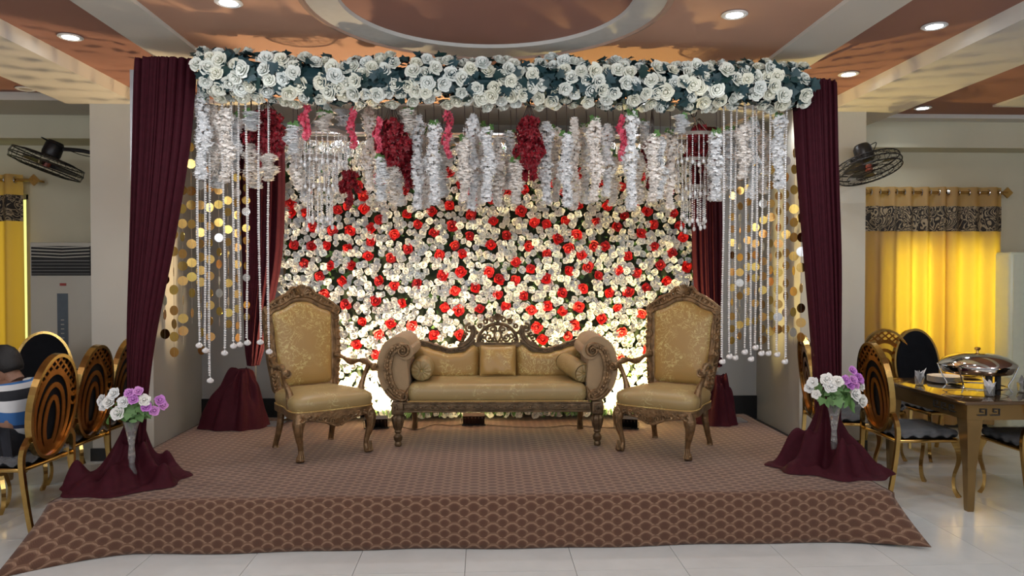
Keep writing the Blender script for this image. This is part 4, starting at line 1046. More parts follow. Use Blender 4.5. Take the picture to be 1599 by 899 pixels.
# ------------------------------------------------------------------ carved armchairs
def armchair(label, loc, rz, sg):
    """facing -Y locally"""
    t = thing('armchair', label, 'armchair', loc, rz, 'carved armchairs either side of the sofa')
    # seat
    b = MB(); 
    def seatring(z, ins):
        o = smooth_path([(-.29 + ins, -.27 + ins, z), (0, -.31 + ins, z), (.29 - ins, -.27 + ins, z), (.27 - ins, 0, z), (.235 - ins, .25 - ins, z), (0, .26 - ins, z), (-.235 + ins, .25 - ins, z), (-.27 + ins, 0, z)], 6, True); return o
    b.loft([seatring(.345, .01), seatring(.36, 0), seatring(.40, -.006), seatring(.43, .0), seatring(.452, .03), seatring(.468, .08), seatring(.476, .15), seatring(.478, .2)]); b.build('seat', M_brocs, t, angle=60)
    b = MB(); b.tube(seatring(.352, -.003), .006, 6, closed=True); b.build('piping', M_broc, t)
    # apron
    b = MB(); ap = seatring(.325, .005)
    b.strip([(p.x, p.y, .325) for p in ap], .03, .045, (0, 0, 1), closed=True)
    b.prism([(-.15, .31), (-.11, .27), (-.06, .262), (-.03, .235), (0, .228), (.03, .235), (.06, .262), (.11, .27), (.15, .31)], -.315, -.285)
    for s in (-1, 1):
        for (cx_, cz, r, a0) in ((.045, .275, .024, 180), (.10, .29, .02, 160), (.16, .305, .018, 140), (.21, .31, .014, 140)):
            b.tube(spiral(s * cx_, cz, r, 1.2, a0 if s > 0 else 180 - a0, -s, -.318, 10), .008, 5)
        b.tube([(s * .02, -.318, .24), (s * .10, -.315, .275), (s * .18, -.305, .292), (s * .26, -.285, .30)], [.012, .01, .01, .014], 6)
    for k in range(5): b.tube([(0, -.318, .255), (.03 * math.cos(R(30 + 30 * k)), -.325, .255 + .035 * math.sin(R(30 + 30 * k)))], [.006, .009], 5)
    b.build('apron', M_carve, t)
    for s in (-1, 1):   # cabriole front legs
        b = MB(); X, Yf = s * .255, -.255
        b.tube(smooth_path([(X, Yf, .335), (X + s * .022, Yf - .022, .27), (X + s * .022, Yf - .022, .20), (X + s * .004, Yf - .006, .12), (X - s * .004, Yf, .06), (X + s * .006, Yf - .012, .02), (X + s * .01, Yf - .02, .0)], 4),
               [.036, .039, .042, .044, .044, .041, .037, .034, .031, .028, .026, .024, .021, .020, .020, .019, .020, .023, .027, .030, .030, .030, .030, .028, .024][:25], 10)
        b.ball((X + s * .012, Yf - .026, .022), .03, 8, 5, (1, 1.15, .75))
        for k in (-1, 0, 1): b.tube([(X + s * .008 + k * .012, Yf - .036, .085), (X + s * .008 + k * .014, Yf - .052, .02)], [.005, .008], 5)
        b.tube(spiral(X + s * .012, .30, .022, 1.2, 90, s, Yf - .058, 10), .007, 5); b.tube([(X + s * .02, Yf - .06, .28), (X + s * .014, Yf - .058, .20), (X, Yf - .035, .14)], [.014, .009, .004], 6)
        b.build('leg', M_carve, t)
        b = MB(); Xb, Yb = s * .205, .24
        b.tube(smooth_path([(Xb, Yb, .36), (Xb, Yb, .24), (Xb + s * .012, Yb + .012, .13), (Xb + s * .02, Yb + .055, .03), (Xb + s * .02, Yb + .06, 0)], 4), [.03, .03, .03, .029, .028, .027, .026, .025, .024, .023, .022, .022, .022, .022, .024, .026, .026], 8); b.build('leg', M_carve, t)
    # back, tilted
    tl = Matrix.Translation((0, .245, .40)) @ Matrix.Rotation(R(-9), 4, 'X') @ Matrix.Translation((0, 0, -.40))
    half = [(0, 1.115), (.07, 1.105), (.15, 1.06), (.225, 1.035), (.245, 1.00), (.235, .90), (.232, .80), (.225, .68), (.215, .56), (.21, .49), (.19, .465), (.10, .46), (0, .46)]
    full = [(x, 0, z) for x, z in half] + [(-x, 0, z) for x, z in half[-2:0:-1]]
    ol = smooth_path(full, 5, True)
    b = MB(); cz0 = .78
    rings = []
    for q, y in ((1, -.005), (.97, -.028), (.88, -.045), (.7, -.055), (.4, -.060), (.02, -.062)): rings.append([(p.x * q, y, cz0 + (p.z - cz0) * q) for p in ol])
    b.loft(rings, True, True, tl); b.build('backrest', M_broc, t, angle=60)
    b = MB(); b.tube([(p.x * 1.0, -.02, cz0 + (p.z - cz0) * 1.0) for p in ol], .006, 5, closed=True, mtx=tl); b.build('back_piping', M_carve, t)
    b = MB(); fo = [(p.x * (1.0 + .035 / max(.1, math.hypot(p.x, (p.z - cz0)))), 0, cz0 + (p.z - cz0) * (1 + .035 / max(.1, math.hypot(p.x, p.z - cz0)))) for p in ol]
    b.strip(fo, .062, .05, closed=True, mtx=tl); b.tube([(x, -.028, z) for x, y, z in fo], .013, 6, closed=True, mtx=tl)
    rr = random.Random(3)
    m = len(fo)
    for i in range(0, m, 2):
        x, y, z = fo[i]; a = math.atan2(z - cz0, x); 
        b.tube([Vector((x * .98, -.03, z)), Vector((x + .030 * math.cos(a), -.032, z + .030 * math.sin(a))), Vector((x + .038 * math.cos(a + .5), -.02, z + .038 * math.sin(a + .5)))], [.013, .011, .005], 5, mtx=tl)
    # crest: shell, C-scrolls; shoulder scrolls
    for k in range(9):
        a = R(10 + 20 * k); b.tube([(0, -.03, 1.155), (.055 * math.cos(a), -.045, 1.165 + .075 * math.sin(a))], [.006, .015], 6, mtx=tl)
    b.ball((0, -.04, 1.155), .018, 8, 5, mtx=tl)
    b.prism([(-.17, 1.10), (-.12, 1.13), (-.07, 1.20), (0, 1.235), (.07, 1.20), (.12, 1.13), (.17, 1.10), (0, 1.13)][::-1], -.02, .015, tl)
    for s in (-1, 1):
        for (cx_, cz, r, a0, d, tt, th) in ((.085, 1.165, .036, 200, -1, 1.4, .013), (.145, 1.125, .030, 190, -1, 1.3, .012), (.20, 1.095, .024, 180, -1, 1.2, .011), (.275, 1.045, .034, 200, 1, 1.4, .015), (.275, .97, .026, 120, -1, 1.3, .012), (.272, .84, .026, 100, 1, 1.3, .011), (.262, .70, .026, 90, -1, 1.3, .011), (.255, .56, .024, 90, 1, 1.3, .011)):
            b.tube(spiral(s * cx_, cz, r, tt, a0 if s > 0 else 180 - a0, d * s, -.026, 12), th, 6, mtx=tl)
        b.tube([Vector(p) for p in smooth_path([(s * .02, -.03, 1.21), (s * .07, -.03, 1.215), (s * .11, -.03, 1.17), (s * .16, -.03, 1.15), (s * .21, -.03, 1.12), (s * .26, -.03, 1.085), (s * .30, -.03, 1.04)], 4)], .013, 6, mtx=tl)
        b.tube([(s * .205, 0, .50), (s * .205, .0, .36)], .03, 8, mtx=tl)
    b.build('back_frame', M_carve, t)
    # arms
    for s in (-1, 1):
        b = MB()
        pts = smooth_path([(s * .245, .275, .68), (s * .275, .20, .665), (s * .295, .08, .635), (s * .315, -.04, .655), (s * .335, -.14, .645), (s * .34, -.20, .625)], 5)
        b.tube(pts, [.02 + .006 * math.sin(i * .8) for i in range(len(pts))], 8)
        b.ball((s * .342, -.215, .618), .034, 10, 6, (1, .9, .95)); b.tube(spiral(0, 0, .03, 1.3, 90, s, 0, 12), .007, 5, mtx=TRS((s * .342, -.243, .618)))
        sp_ = smooth_path([(s * .335, -.15, .635), (s * .315, -.115, .56), (s * .285, -.12, .48), (s * .275, -.13, .41), (s * .27, -.14, .34)], 5)
        b.tube(sp_, [.024, .022, .020, .019, .018, .018, .018, .019, .020, .022, .024, .026, .028, .030, .031, .032, .033, .034, .035, .035, .035], 8)
        b.build('arm', M_carve, t)
    return t
c = (P(467, 725, Z=SZ) + P(578, 703, Z=SZ) + P(436, 700, Z=SZ) + P(514, 687, Z=SZ)) / 4
armchair('carved armchair with gold brocade standing left of the sofa', (c.x, c.y, SZ + .003), R(36), 1)
c = (P(1077, 720, Z=SZ) + P(967, 701, Z=SZ) + P(1104, 697, Z=SZ) + P(1023, 685, Z=SZ)) / 4
armchair('carved armchair with gold brocade standing right of the sofa', (c.x, c.y, SZ + .003), R(-36), -1)

# ------------------------------------------------------------------ floodlights, case and cable on the stage
def flood(label, px, py, rz, col, energy, tilt, aim=None, hm=None):
    p = P(px, py, Z=SZ); t = thing('floodlight', label, 'floodlight', (p.x, p.y, SZ + .003), rz, 'floodlights at the foot of the flower wall')
    tm = Matrix.Translation((0, 0, .055)) @ Matrix.Rotation(R(tilt), 4, 'X')
    b = MB(); b.box((-.095, -.02, -.06), (.095, .02, .06), tm, bev=0)
    for k in range(6): b.box((-.08 + k * .03, -.035, -.05), (-.074 + k * .03, -.02, .05), tm)
    b.build('housing', hm or M_fan, t, smooth=False)
    b = MB(); b.box((-.08, .0201, -.048), (.08, .024, .048), tm); b.build('lens', M_flood, t, smooth=False)
    b = MB(); b.strip([(-.105, 0, .06), (-.105, 0, .004), (.105, 0, .004), (.105, 0, .06)], .006, .03, (0, 1, 0)); b.build('bracket', M_fan, t, smooth=False)
    L = Vector((p.x, p.y, SZ + .07)) + Matrix.Rotation(rz, 3, 'Z') @ Vector((0, .035, .05))
    light('floodlight_beam', 'SPOT', L, energy, col, aim, spot_size=R(145), spot_blend=.5, shadow_soft_size=.05)
flood('black floodlight on the stage between the left armchair and the sofa', 588, 669, R(5), (1, .72, .40), 330, 40, (P(585, 500, Y=FW_Y).x, 6.70, 1.2))
flood('black floodlight on the stage between the sofa and the right armchair', 978, 669, R(-15), (1, .74, .28), 260, 40, (P(970, 500, Y=FW_Y).x, 6.70, 1.2))
flood('brown floodlight on the stage under the middle of the sofa, facing the flower wall', 740, 664, 0, (1, .74, .40), 150, 40, (P(760, 400, Y=FW_Y).x, 6.70, 1.6), M_box)
for lab, pts in (('thin cable lying on the carpet left of the brown floodlight', [(590, 668), (620, 665), (650, 670), (680, 662), (705, 664), (725, 661)]), ('thin cable lying on the carpet right of the brown floodlight', [(760, 663), (800, 666), (850, 667), (890, 664), (940, 667), (985, 668)])):
    b = MB(); b.tube(smooth_path([P(x, y, Z=SZ + .008) for x, y in pts], 6), .005, 5); tag(b.build('cable', M_cable), lab, 'cable')

# ------------------------------------------------------------------ gold oval-back chairs
def gold_chair_proto(pad=True, wrap=True):
    t = thing('banquet_chair', 'x', 'chair')
    cz, a_, b_ = .775, .215, .325
    tl = Matrix.Translation((0, .225, .45)) @ Matrix.Rotation(R(-7), 4, 'X') @ Matrix.Translation((0, 0, -.45))
    E = lambda a, b2, n=40, z0=cz, y=0: [(a * math.cos(2 * PI * k / n), y, z0 + b2 * math.sin(2 * PI * k / n)) for k in range(n)]
    b = MB(); b.strip(E(a_, b_), .022, .042, closed=True, mtx=tl); b.build('back_rim', M_gold, t, smooth=False)
    b = MB()   # nested oval slats joined at the foot, lattice at the top
    for a2, b2, z0 in ((.165, .262, cz - .045), (.115, .215, cz - .08), (.06, .155, cz - .10)): b.strip(E(a2, b2, 32, z0), .033, .006, closed=True, mtx=tl)
    b.strip([(0, 0, .47), (0, 0, .56)], .09, .006, mtx=tl)
    def clip(x, z): return (x / a_) ** 2 + ((z - cz) / b_) ** 2 < 1
    for s in (-1, 1):
        for k in range(-5, 7):
            pts = []
            for i in range(30):
                x = -.2 + .4 * i / 29; z = cz + .16 + s * x * .9 + k * .055
                if clip(x, z) and ((x / .165) ** 2 + ((z - cz + .045) / .262) ** 2 > 1): pts.append((x, 0, z))
                else:
                    if len(pts) > 1 and z > cz: b.strip([pts[0], pts[-1]], .014, .006, mtx=tl)
                    pts = []
            if len(pts) > 1 and pts[0][2] > cz: b.strip([pts[0], pts[-1]], .014, .006, mtx=tl)
    b.build('lattice', M_goldd, t, smooth=False)
    if pad:
        b = MB(); b.loft([[(q * x / a_ * (a_ - .012), y_, cz + (z - cz) * q * .965) for x, _, z in E(a_, b_)] for q, y_ in ((1, -.012), (1, -.03), (.93, -.042), (.6, -.05), (.02, -.052))], True, True, tl); b.build('back_pad', M_pad, t, angle=50)
    b = MB()
    b.rbox((-.225, -.235, .40), (.225, .225, .43), .014); b.build('seat_frame', M_gold, t)
    b = MB(); b.rbox((-.222, -.235, .431), (.222, .205, .49), .028); b.build('seat', M_pad, t, angle=50)
    if wrap:
        b = MB(); rr = random.Random(5); n = 24
        def fn(u, v):
            x, y = (u - .5) * .49, -.25 + v * .49; e = max(abs(u - .5), abs(v - .5)) * 2
            return (x, y, .497 - (.045 + .012 * math.sin(u * 25) + .012 * math.sin(v * 31)) * max(0, e - .86) / .14 + .004 * rr.uniform(-1, 1))
        b.grid(fn, n, n); b.build('plastic_wrap', M_wrap, t, angle=0)
    for s in (-1, 1):
        b = MB()   # rear upright: shoulder loop then straight tapered leg
        pts = smooth_path([(s * .185, .235, .60), (s * .235, .235, .54), (s * .245, .232, .45), (s * .235, .24, .30), (s * .225, .26, .12), (s * .22, .28, 0)], 4)
        b.strip(pts, [.030 - .010 * i / (len(pts) - 1) for i in range(len(pts))], .030, (0, 1, 0)); b.build('leg', M_gold, t, smooth=False)
        b = MB()
        pts = smooth_path([(s * .20, -.21, .42), (s * .215, -.235, .34), (s * .215, -.235, .26), (s * .20, -.21, .15), (s * .20, -.215, .06), (s * .21, -.245, 0)], 4)
        w_ = [.05, .052, .05, .046, .042, .038, .034, .031, .028, .026, .024, .022, .020, .020, .020, .020, .022, .024, .026, .028, .030]
        b.strip([(p.x, p.y, p.z) for p in pts], w_[:len(pts)], .026, (s, 1, 0)); b.build('leg', M_gold, t, smooth=False)
    return t
proto = gold_chair_proto(); km = kidmap(proto)
proto_open = gold_chair_proto(pad=False); kmo = kidmap(proto_open)
used = {id(proto): False}
def place_chair(x, y, rz, label, group, root=proto, k=km, state={}):
    if root.name not in state: o = root; state[root.name] = 1
    else: o = copy_tree(root, k)
    o.location = (x, y, 0); o.rotation_euler = (0, 0, rz); o['label'] = label; o['group'] = group
    return o
gl_, gr_ = 'gold oval-back chairs at the left table', 'gold oval-back chairs at the right table'
# local front is -Y; rz=-90deg faces -X, rz=+90deg faces +X
place_chair(-3.00, 4.82, R(-94), 'gold oval-back chair with the seated person, nearest at far left', gl_)
place_chair(-3.05, 5.40, R(-92), 'gold oval-back chair second along the left row, behind the nearest one', gl_)
place_chair(-3.08, 5.95, R(-92), 'gold oval-back chair half hidden behind the left maroon drape', gl_)
c = P(92, 560, Y=6.6); place_chair(c.x, 6.45, R(38), 'black padded oval chair facing the viewer before the air conditioner', gl_)
place_chair(-4.40, 6.35, R(20), 'black padded oval chair at the left edge behind the seated person', gl_)
place_chair(3.18, 5.38, R(90), 'gold oval-back chair nearest the stage corner at the right table', gr_)
place_chair(2.95, 5.98, R(78), 'gold oval-back chair half hidden behind the right maroon drape', gr_)
c = P(1369, 560, Y=7.0); place_chair(c.x, 7.0, R(165), 'gold open-lattice oval chair standing before the right curtain', gr_, proto_open, kmo)
c = P(1442, 560, Y=6.6); place_chair(c.x, 6.42, R(4), 'black padded oval chair facing the viewer before the right curtain', gr_)
c = P(1347, 560, Y=6.45); place_chair(c.x, 6.40, R(12), 'black padded oval chair mostly hidden by the right pillar-side drape', gr_)
place_chair(3.87, 5.05, R(180), 'gold chair cut off by the right edge, only its seat corner and front leg showing', gr_)

# ------------------------------------------------------------------ tables
def dining_table(label, x0, x1, y0, y1):
    t = thing('dining_table', label, 'table', ((x0 + x1) / 2, (y0 + y1) / 2, 0)); w_, d_ = (x1 - x0) / 2, (y1 - y0) / 2
    b = MB(); b.box((-w_, -d_, .735), (w_, d_, .76), bev=.006); b.build('tabletop', M_table, t)
    b = MB(); 
    for a, c in (((-w_ + .03, -d_ + .03, .63), (w_ - .03, -d_ + .06, .735)), ((-w_ + .03, d_ - .06, .63), (w_ - .03, d_ - .03, .735)), ((-w_ + .03, -d_ + .06, .63), (-w_ + .06, d_ - .06, .735)), ((w_ - .06, -d_ + .06, .63), (w_ - .03, d_ - .06, .735))): b.box(a, c)
    b.build('apron', M_tablel, t, smooth=False)
    # greek key on the apron
    key = [(0, 0), (.06, 0), (.06, .04), (.02, .04), (.02, .02), (.04, .02)]
    b = MB()
    for fx in (-w_ + .10, -w_ + .19, w_ - .30, w_ - .21):
        b = MB(); b.strip([(fx + x, -d_ + .026, .665 + z) for x, z in key], .008, .008); b.build('key_motif', M_dark, t, smooth=False)
    for k in range(5):
        yy = -d_ + .15 + k * .09 if k < 3 else d_ - .15 - (k - 3) * .09
        b = MB(); b.strip([(-w_ + .026, yy + x, .665 + z) for x, z in key], .008, .008, (1, 0, 0)); b.build('key_motif', M_dark, t, smooth=False)
    for sx in (-1, 1):
        for sy_ in (-1, 1):
            b = MB(); X, Yy = sx * (w_ - .09), sy_ * (d_ - .09)
            rings = []
            for z, h in ((0, .02), (.02, .022), (.3, .03), (.55, .048), (.64, .056)): rings.append([(X - h, Yy - h, z), (X + h, Yy - h, z), (X + h, Yy + h, z), (X - h, Yy + h, z)])
            b.loft(rings); b.build('leg', M_tablel, t, smooth=False)
    return t
tc_, td_ = P(1518, 627, Z=.76), P(1358, 590, Z=.76)
dining_table('long glossy brown and gold dining table at the right', (tc_.x + td_.x) / 2, 5.0, tc_.y, td_.y)
dining_table('glossy brown dining table at the left edge behind the seated person', -5.2, -3.62, 4.7, 6.0)
TZ = .762
# chafing dish
cd = P(1530, 612, Z=TZ); ch = thing('chafing_dish', 'large round chrome chafing dish with a domed lid on the right table', 'chafing dish', (cd.x, cd.y + .03, TZ)); ch.scale = (.86, .86, .86)
b = MB(); b.lathe([(.001, .15), (.20, .15), (.255, .165), (.27, .19), (.275, .215), (.285, .22), (.285, .226), (.27, .226)], 48); b.build('pan', M_chrome, ch, angle=35)
b = MB(); b.lathe([(.288, .228), (.285, .24), (.262, .262), (.22, .29), (.15, .315), (.06, .328), (.001, .331)], 48); b.build('lid', M_chrome, ch, angle=60)
b = MB(); b.lathe([(.012, .328), (.010, .345), (.020, .352), (.025, .362), (.020, .372), (.001, .376)], 16); b.build('lid_knob', M_gold, ch)
b = MB()
for a in (30, 150, 210, 330):
    ca, sa = math.cos(R(a)), math.sin(R(a)); b.tube(smooth_path([(.29 * ca, .29 * sa, .225), (.255 * ca, .255 * sa, .13), (.22 * ca, .22 * sa, .06), (.25 * ca, .25 * sa, .008)], 5), .006, 6)
b.tube([(.225 * math.cos(k * PI / 16), .225 * math.sin(k * PI / 16), .045) for k in range(32)], .006, 6, closed=True); b.build('stand', M_chrome, ch)
b = MB(); b.box((-.05, -.2, .0), (-.008, -.17, .16)); b.box((.03, -.2, 0), (.062, -.17, .16)); b.build('stand_strut', M_dark, ch, smooth=False)
for s in (-1, 1):
    b = MB(); b.tube(smooth_path([(s * .28, -.03, .222), (s * .315, -.02, .228), (s * .32, .02, .228), (s * .28, .03, .222)], 4), .006, 6); b.build('handle', M_gold if s > 0 else M_chrome, ch)
# plates
pp = P(1478, 598, Z=TZ)
for k in range(6):
    b = MB(); z0 = k * .008; b.lathe([(.001, z0 + .002), (.07, z0 + .002), (.075, z0 + .004), (.125, z0 + .014), (.126, z0 + .017), (.075, z0 + .008), (.001, z0 + .006)], 32)
    o = b.build('plate', M_plate, None); o.location = (pp.x, pp.y + .02, TZ)
    tag(o, ['lowest', 'second', 'third', 'fourth', 'fifth', 'topmost'][k] + ' white plate in the stack beside the chafing dish' + (' (counting up)' if 0 < k < 5 else ''), 'plate', 'stacked white plates on the right table')
pl = P(1515, 590, Z=TZ); b = MB(); b.lathe([(.001, .002), (.09, .002), (.13, .014), (.131, .017), (.09, .008), (.001, .006)], 32); o = b.build('plate', M_gold); o.location = (pl.x + .02, pl.y + .12, TZ); tag(o, 'gold plate lying on the table behind the chafing dish', 'plate')
def napkin_glass(px, py, label):
    p = P(px, py, Z=TZ); t = thing('drinking_glass', label + ', clear short drinking glass', 'glass', (p.x, p.y, TZ), 0, 'glasses stuffed with tissue')
    b = MB(); b.lathe([(.026, .001), (.03, .004), (.036, .07), (.034, .07), (.028, .01), (.001, .008)], 20); b.build('bowl', M_glass, t)
    rr = random.Random(int(px)); n = thing('tissue', label + ', white folded tissue standing in the glass', 'tissue', (p.x, p.y, TZ + .012), 0, 'tissues in the glasses')
    b = MB()
    for k in range(6):
        a = rr.random() * 6; ca, sa = math.cos(a), math.sin(a); h = rr.uniform(.09, .125)
        b.add([(0, 0, 0), (.026 * ca - .02 * sa, .026 * sa + .02 * ca, .065), (.045 * ca, .045 * sa, h), (.026 * ca + .02 * sa, .026 * sa - .02 * ca, .065), (.004, 0, .07)], [(0, 1, 4), (1, 2, 4), (2, 3, 4), (3, 0, 4)])
    b.build('sheet', M_tissue, n, smooth=False)
napkin_glass(1545, 618, 'in front of the chafing dish'); napkin_glass(1597, 612, 'at the right edge of the table'); napkin_glass(1436, 601, 'left of the plate stack')

# ------------------------------------------------------------------ curtains
def curtain(label_c, label_r, xs, ztop, bandz, Yc, zbot, group, rodx):
    for n_, (x0, x1, lab) in enumerate(xs):
        t = thing('curtain', lab, 'curtain', ((x0 + x1) / 2, Yc, 0), 0, group); w_ = x1 - x0; nf = max(3, round(w_ / .19))
        def f(u): return .038 * math.cos(u * nf * 2 * PI) + .010 * math.sin(u * nf * 5.3)
        b = MB(); b.grid(lambda u, v: ((u - .5) * w_, f(u) * (.9 + .25 * (1 - v)), zbot + (ztop - zbot) * v), nf * 14, 24); cl_ = b.build('cloth', M_curt, t, angle=0)
        b = MB(); b.grid(lambda u, v: ((u - .5) * w_, f(u) * (.9 + .25 * (1 - (bandz[0] - zbot) / (ztop - zbot))) - .006, bandz[0] + (bandz[1] - bandz[0]) * v), nf * 14, 4); b.build('patterned_band', M_band, t, angle=0)
        for k in range(2 * nf):
            xx = (-.5 + (k + .5) / (2 * nf)) * w_
            b = MB(); b.tube([(xx + .004 * math.sin(k), .030 * math.cos(q * PI / 6), ztop - .055 + .030 * math.sin(q * PI / 6)) for q in range(12)], .007, 5, closed=True, mtx=TRS((0, 0, 0), (0, 0, 0)))
            b.build('eyelet', M_chrome, cl_)
    b = MB(); b.tube([(rodx[0], Yc, ztop - .055), (rodx[1], Yc, ztop - .055)], .014, 10)
    r_ = thing('curtain_rod', label_r, 'curtain rod', (0, 0, 0)); b.build('rod', M_gold, r_)
    for x in rodx:
        b = MB(); b.box((-.04, -.01, -.04), (.04, .01, .04), TRS((x, Yc - .0, ztop - .055), (0, R(45), 0))); b.box((x - .01, Yc, ztop - .065), (x + .01, WY, ztop - .045)); b.build('finial', M_gold, r_, smooth=False)
Yc = 7.44
a0, a1, a2, a3 = P(1353, 300, Y=Yc).x, P(1484, 300, Y=Yc).x, P(1472, 300, Y=Yc).x, P(1567, 300, Y=Yc).x
zt_c = P(1450, 292, Y=Yc).z; bz = (P(1450, 361, Y=Yc).z, P(1450, 322, Y=Yc).z)
curtain('', 'brass curtain rod over the right window', [(a0, a1, 'mustard eyelet curtain, left panel of the right window'), (a2, a3, 'mustard eyelet curtain, right panel of the right window')], zt_c, bz, Yc, .06, 'curtains of the right window', (a0 - .03, a3 + .04))
b0 = P(32, 300, Y=Yc).x
curtain('', 'brass curtain rod with diamond finial at far left', [(b0 - 1.0, b0, 'mustard eyelet curtain at the far left edge')], P(20, 272, Y=Yc).z, (P(20, 345, Y=Yc).z, P(20, 304, Y=Yc).z), Yc, .06, 'curtains of the left window', (b0 - 1.1, P(53, 282, Y=Yc).x))

# ------------------------------------------------------------------ air conditioner, white cabinet
A0, A1 = P(46, 400, Y=7.3), P(150, 400, Y=7.3); az = P(90, 378, Y=7.3).z
ac = thing('air_conditioner', 'beige floor-standing air conditioner by the left window', 'air conditioner', ((A0.x + A1.x) / 2, 7.3, 0)); aw = (A1.x - A0.x) / 2
b = MB(); b.box((-aw, 0, 0), (aw, .28, az), bev=.012); b.build('cabinet', M_ac, ac)
gz1, gz0 = P(90, 384, Y=7.3).z, P(90, 430, Y=7.3).z
b = MB(); b.box((-aw + .02, -.006, gz0), (aw - .05, .002, gz1)); b.build('air_outlet', M_dark, ac, smooth=False)
for k in range(9):
    z = gz0 + (gz1 - gz0) * (k + .5) / 9; b = MB()
    b.strip([(-aw + .025, -.012, z + (.012 if k > 4 else 0)), (0, -.014, z), (aw - .055, -.012, z + (.012 if k > 4 else 0))], .006 if k < 4 else .010, .010); b.build('slat', M_ac if k > 4 else mat('grey_slat', (.2, .2, .19), .5, var=.1), ac, smooth=False)
b = MB(); b.box((-.055, -.006, P(90, 545, Y=7.3).z), (.045, .001, P(90, 458, Y=7.3).z)); cs_ = b.build('control_strip', mat('blue_grey_panel', (.10, .13, .16), .3, var=.1), ac, smooth=False)
b = MB(); b.box((-.03, -.004, P(90, 446, Y=7.3).z), (.03, .001, P(90, 442, Y=7.3).z)); b.build('badge', mat('red_badge', (.35, .05, .04), .5, var=.1), ac, smooth=False)
for k in range(7):
    z = .35 + .07 * k * .8; b = MB(); b.box((-aw + .03, -.006, z), (aw - .03, .001, z + .012)); b.build('intake_slot', M_dark, ac, smooth=False)
for k in range(6):
    b = MB(); z = P(90, 500 + 7 * k, Y=7.3).z; b.box((-.02, -.009, z), (.01, -.005, z + .008)); b.build('button', M_ac, cs_, smooth=False)
q = P(1578, 393, Y=7.2); cb = thing('tall_cabinet', 'tall pale cream cabinet with rounded edge at the right border', 'cabinet', (q.x + .3, 7.2, 0))
b = MB(); b.rbox((-.3, 0, 0), (.3, .35, q.z), .04); b.build('body', mat('pale_enamel', (.66, .70, .55), .3, var=.03), cb)
b = MB(); b.box((-.27, -.008, .6), (.27, 0, q.z - .03)); dr_ = b.build('door', mat('pale_enamel_door', (.68, .72, .58), .25, var=.03), cb, smooth=False)
b = MB(); b.tube([(.2, -.03, 1.0), (.2, -.03, 1.3)], .008, 6); b.build('handle', M_chrome, dr_)

# ------------------------------------------------------------------ wall fans
def fan(label, c, axis, hub_top, mount, spin=0, R_=.21):
    """c guard centre, axis = air direction"""
    t = bpy.data.objects.new('wall_fan', None); COL.objects.link(t); t.empty_display_size = .1
    t.matrix_world = Matrix.Translation(c) @ Vector(axis).to_track_quat('Z', 'Y').to_matrix().to_4x4(); tag(t, label, 'fan', 'black wall fans')
    inv = t.matrix_world.inverted()
    b = MB()
    for r, z in ((R_, 0), (R_ * .97, .045), (R_ * .97, -.045), (R_ * .7, .062), (R_ * .7, -.062), (R_ * .42, .066), (R_ * .42, -.066), (R_ * .2, .066), (R_ * .2, -.066)):
        b.tube([(r * math.cos(k * PI / 18), r * math.sin(k * PI / 18), z) for k in range(36)], .0035 if r < R_ * .9 else .006, 5, closed=True)
    for k in range(28):
        a = 2 * PI * k / 28
        for s in (-1, 1): b.tube([(.2 * R_ * math.cos(a), .2 * R_ * math.sin(a), s * .066), (.7 * R_ * math.cos(a), .7 * R_ * math.sin(a), s * .062), (R_ * .97 * math.cos(a), R_ * .97 * math.sin(a), s * .045), (R_ * math.cos(a), R_ * math.sin(a), 0)], .002, 4)
    b.build('guard', M_fan, t)
    for k in range(3):
        b = MB(); a = 2 * PI * k / 3 + spin
        def fn(u, v): 
            r = .03 + (R_ * .85 - .03) * u; w_ = .35 + .35 * math.sin(u * PI * .8); an = a + (v - .5) * w_ * 1.6
            return (r * math.cos(an), r * math.sin(an), .02 * (v - .5) * 2)
        b.grid(fn, 6, 4); o = b.build('blade', mat('grey_blade', (.03, .03, .032), .4, var=.1), t); m = o.modifiers.new('s', 'SOLIDIFY'); m.thickness = .002
    b = MB(); b.lathe([(.001, .03), (.03, .028), (.035, -.02), (.001, -.025)], 16); b.build('hub', mat('fan_hub', (.25, .05, .03), .4, var=.1), t)
    b = MB(); b.lathe([(.05, -.07), (.075, -.08), (.08, -.10), (.075, -.19), (.06, -.215), (.001, -.22)], 20); b.build('motor', M_fan, t)
    b = MB(); mp = inv @ Vector(mount); b.tube(smooth_path([(0, 0, -.15), (mp * .5 + Vector((0, 0, -.10))), mp], 5), .018, 8); b.lathe([(.001, -.02), (.05, -.02), (.05, .02), (.001, .02)], 12, Matrix.Translation(mp)); b.build('bracket', M_fan, t)
    b = MB(); b.tube(smooth_path([(.03, .05, -.19), (.08, .09, -.2), mp * .6 + Vector((.05, .05, -.03)), mp], 5), .004, 5); b.build('cord', M_fan, t)
fan('black wall fan tilted downward on the left pillar', P(73, 256, Y=6.75), (-.33, -.12, -.93), None, (P(142, 400, Y=6.5).x, 6.85, P(140, 247, Y=6.85).z), .3, .30)
fan('black wall fan tilted downward beside the right pillar', P(1356, 262, Y=6.3), (.15, -.30, -.95), None, (3.35, 6.55, P(1322, 250, Y=6.5).z), 1.2, .27)

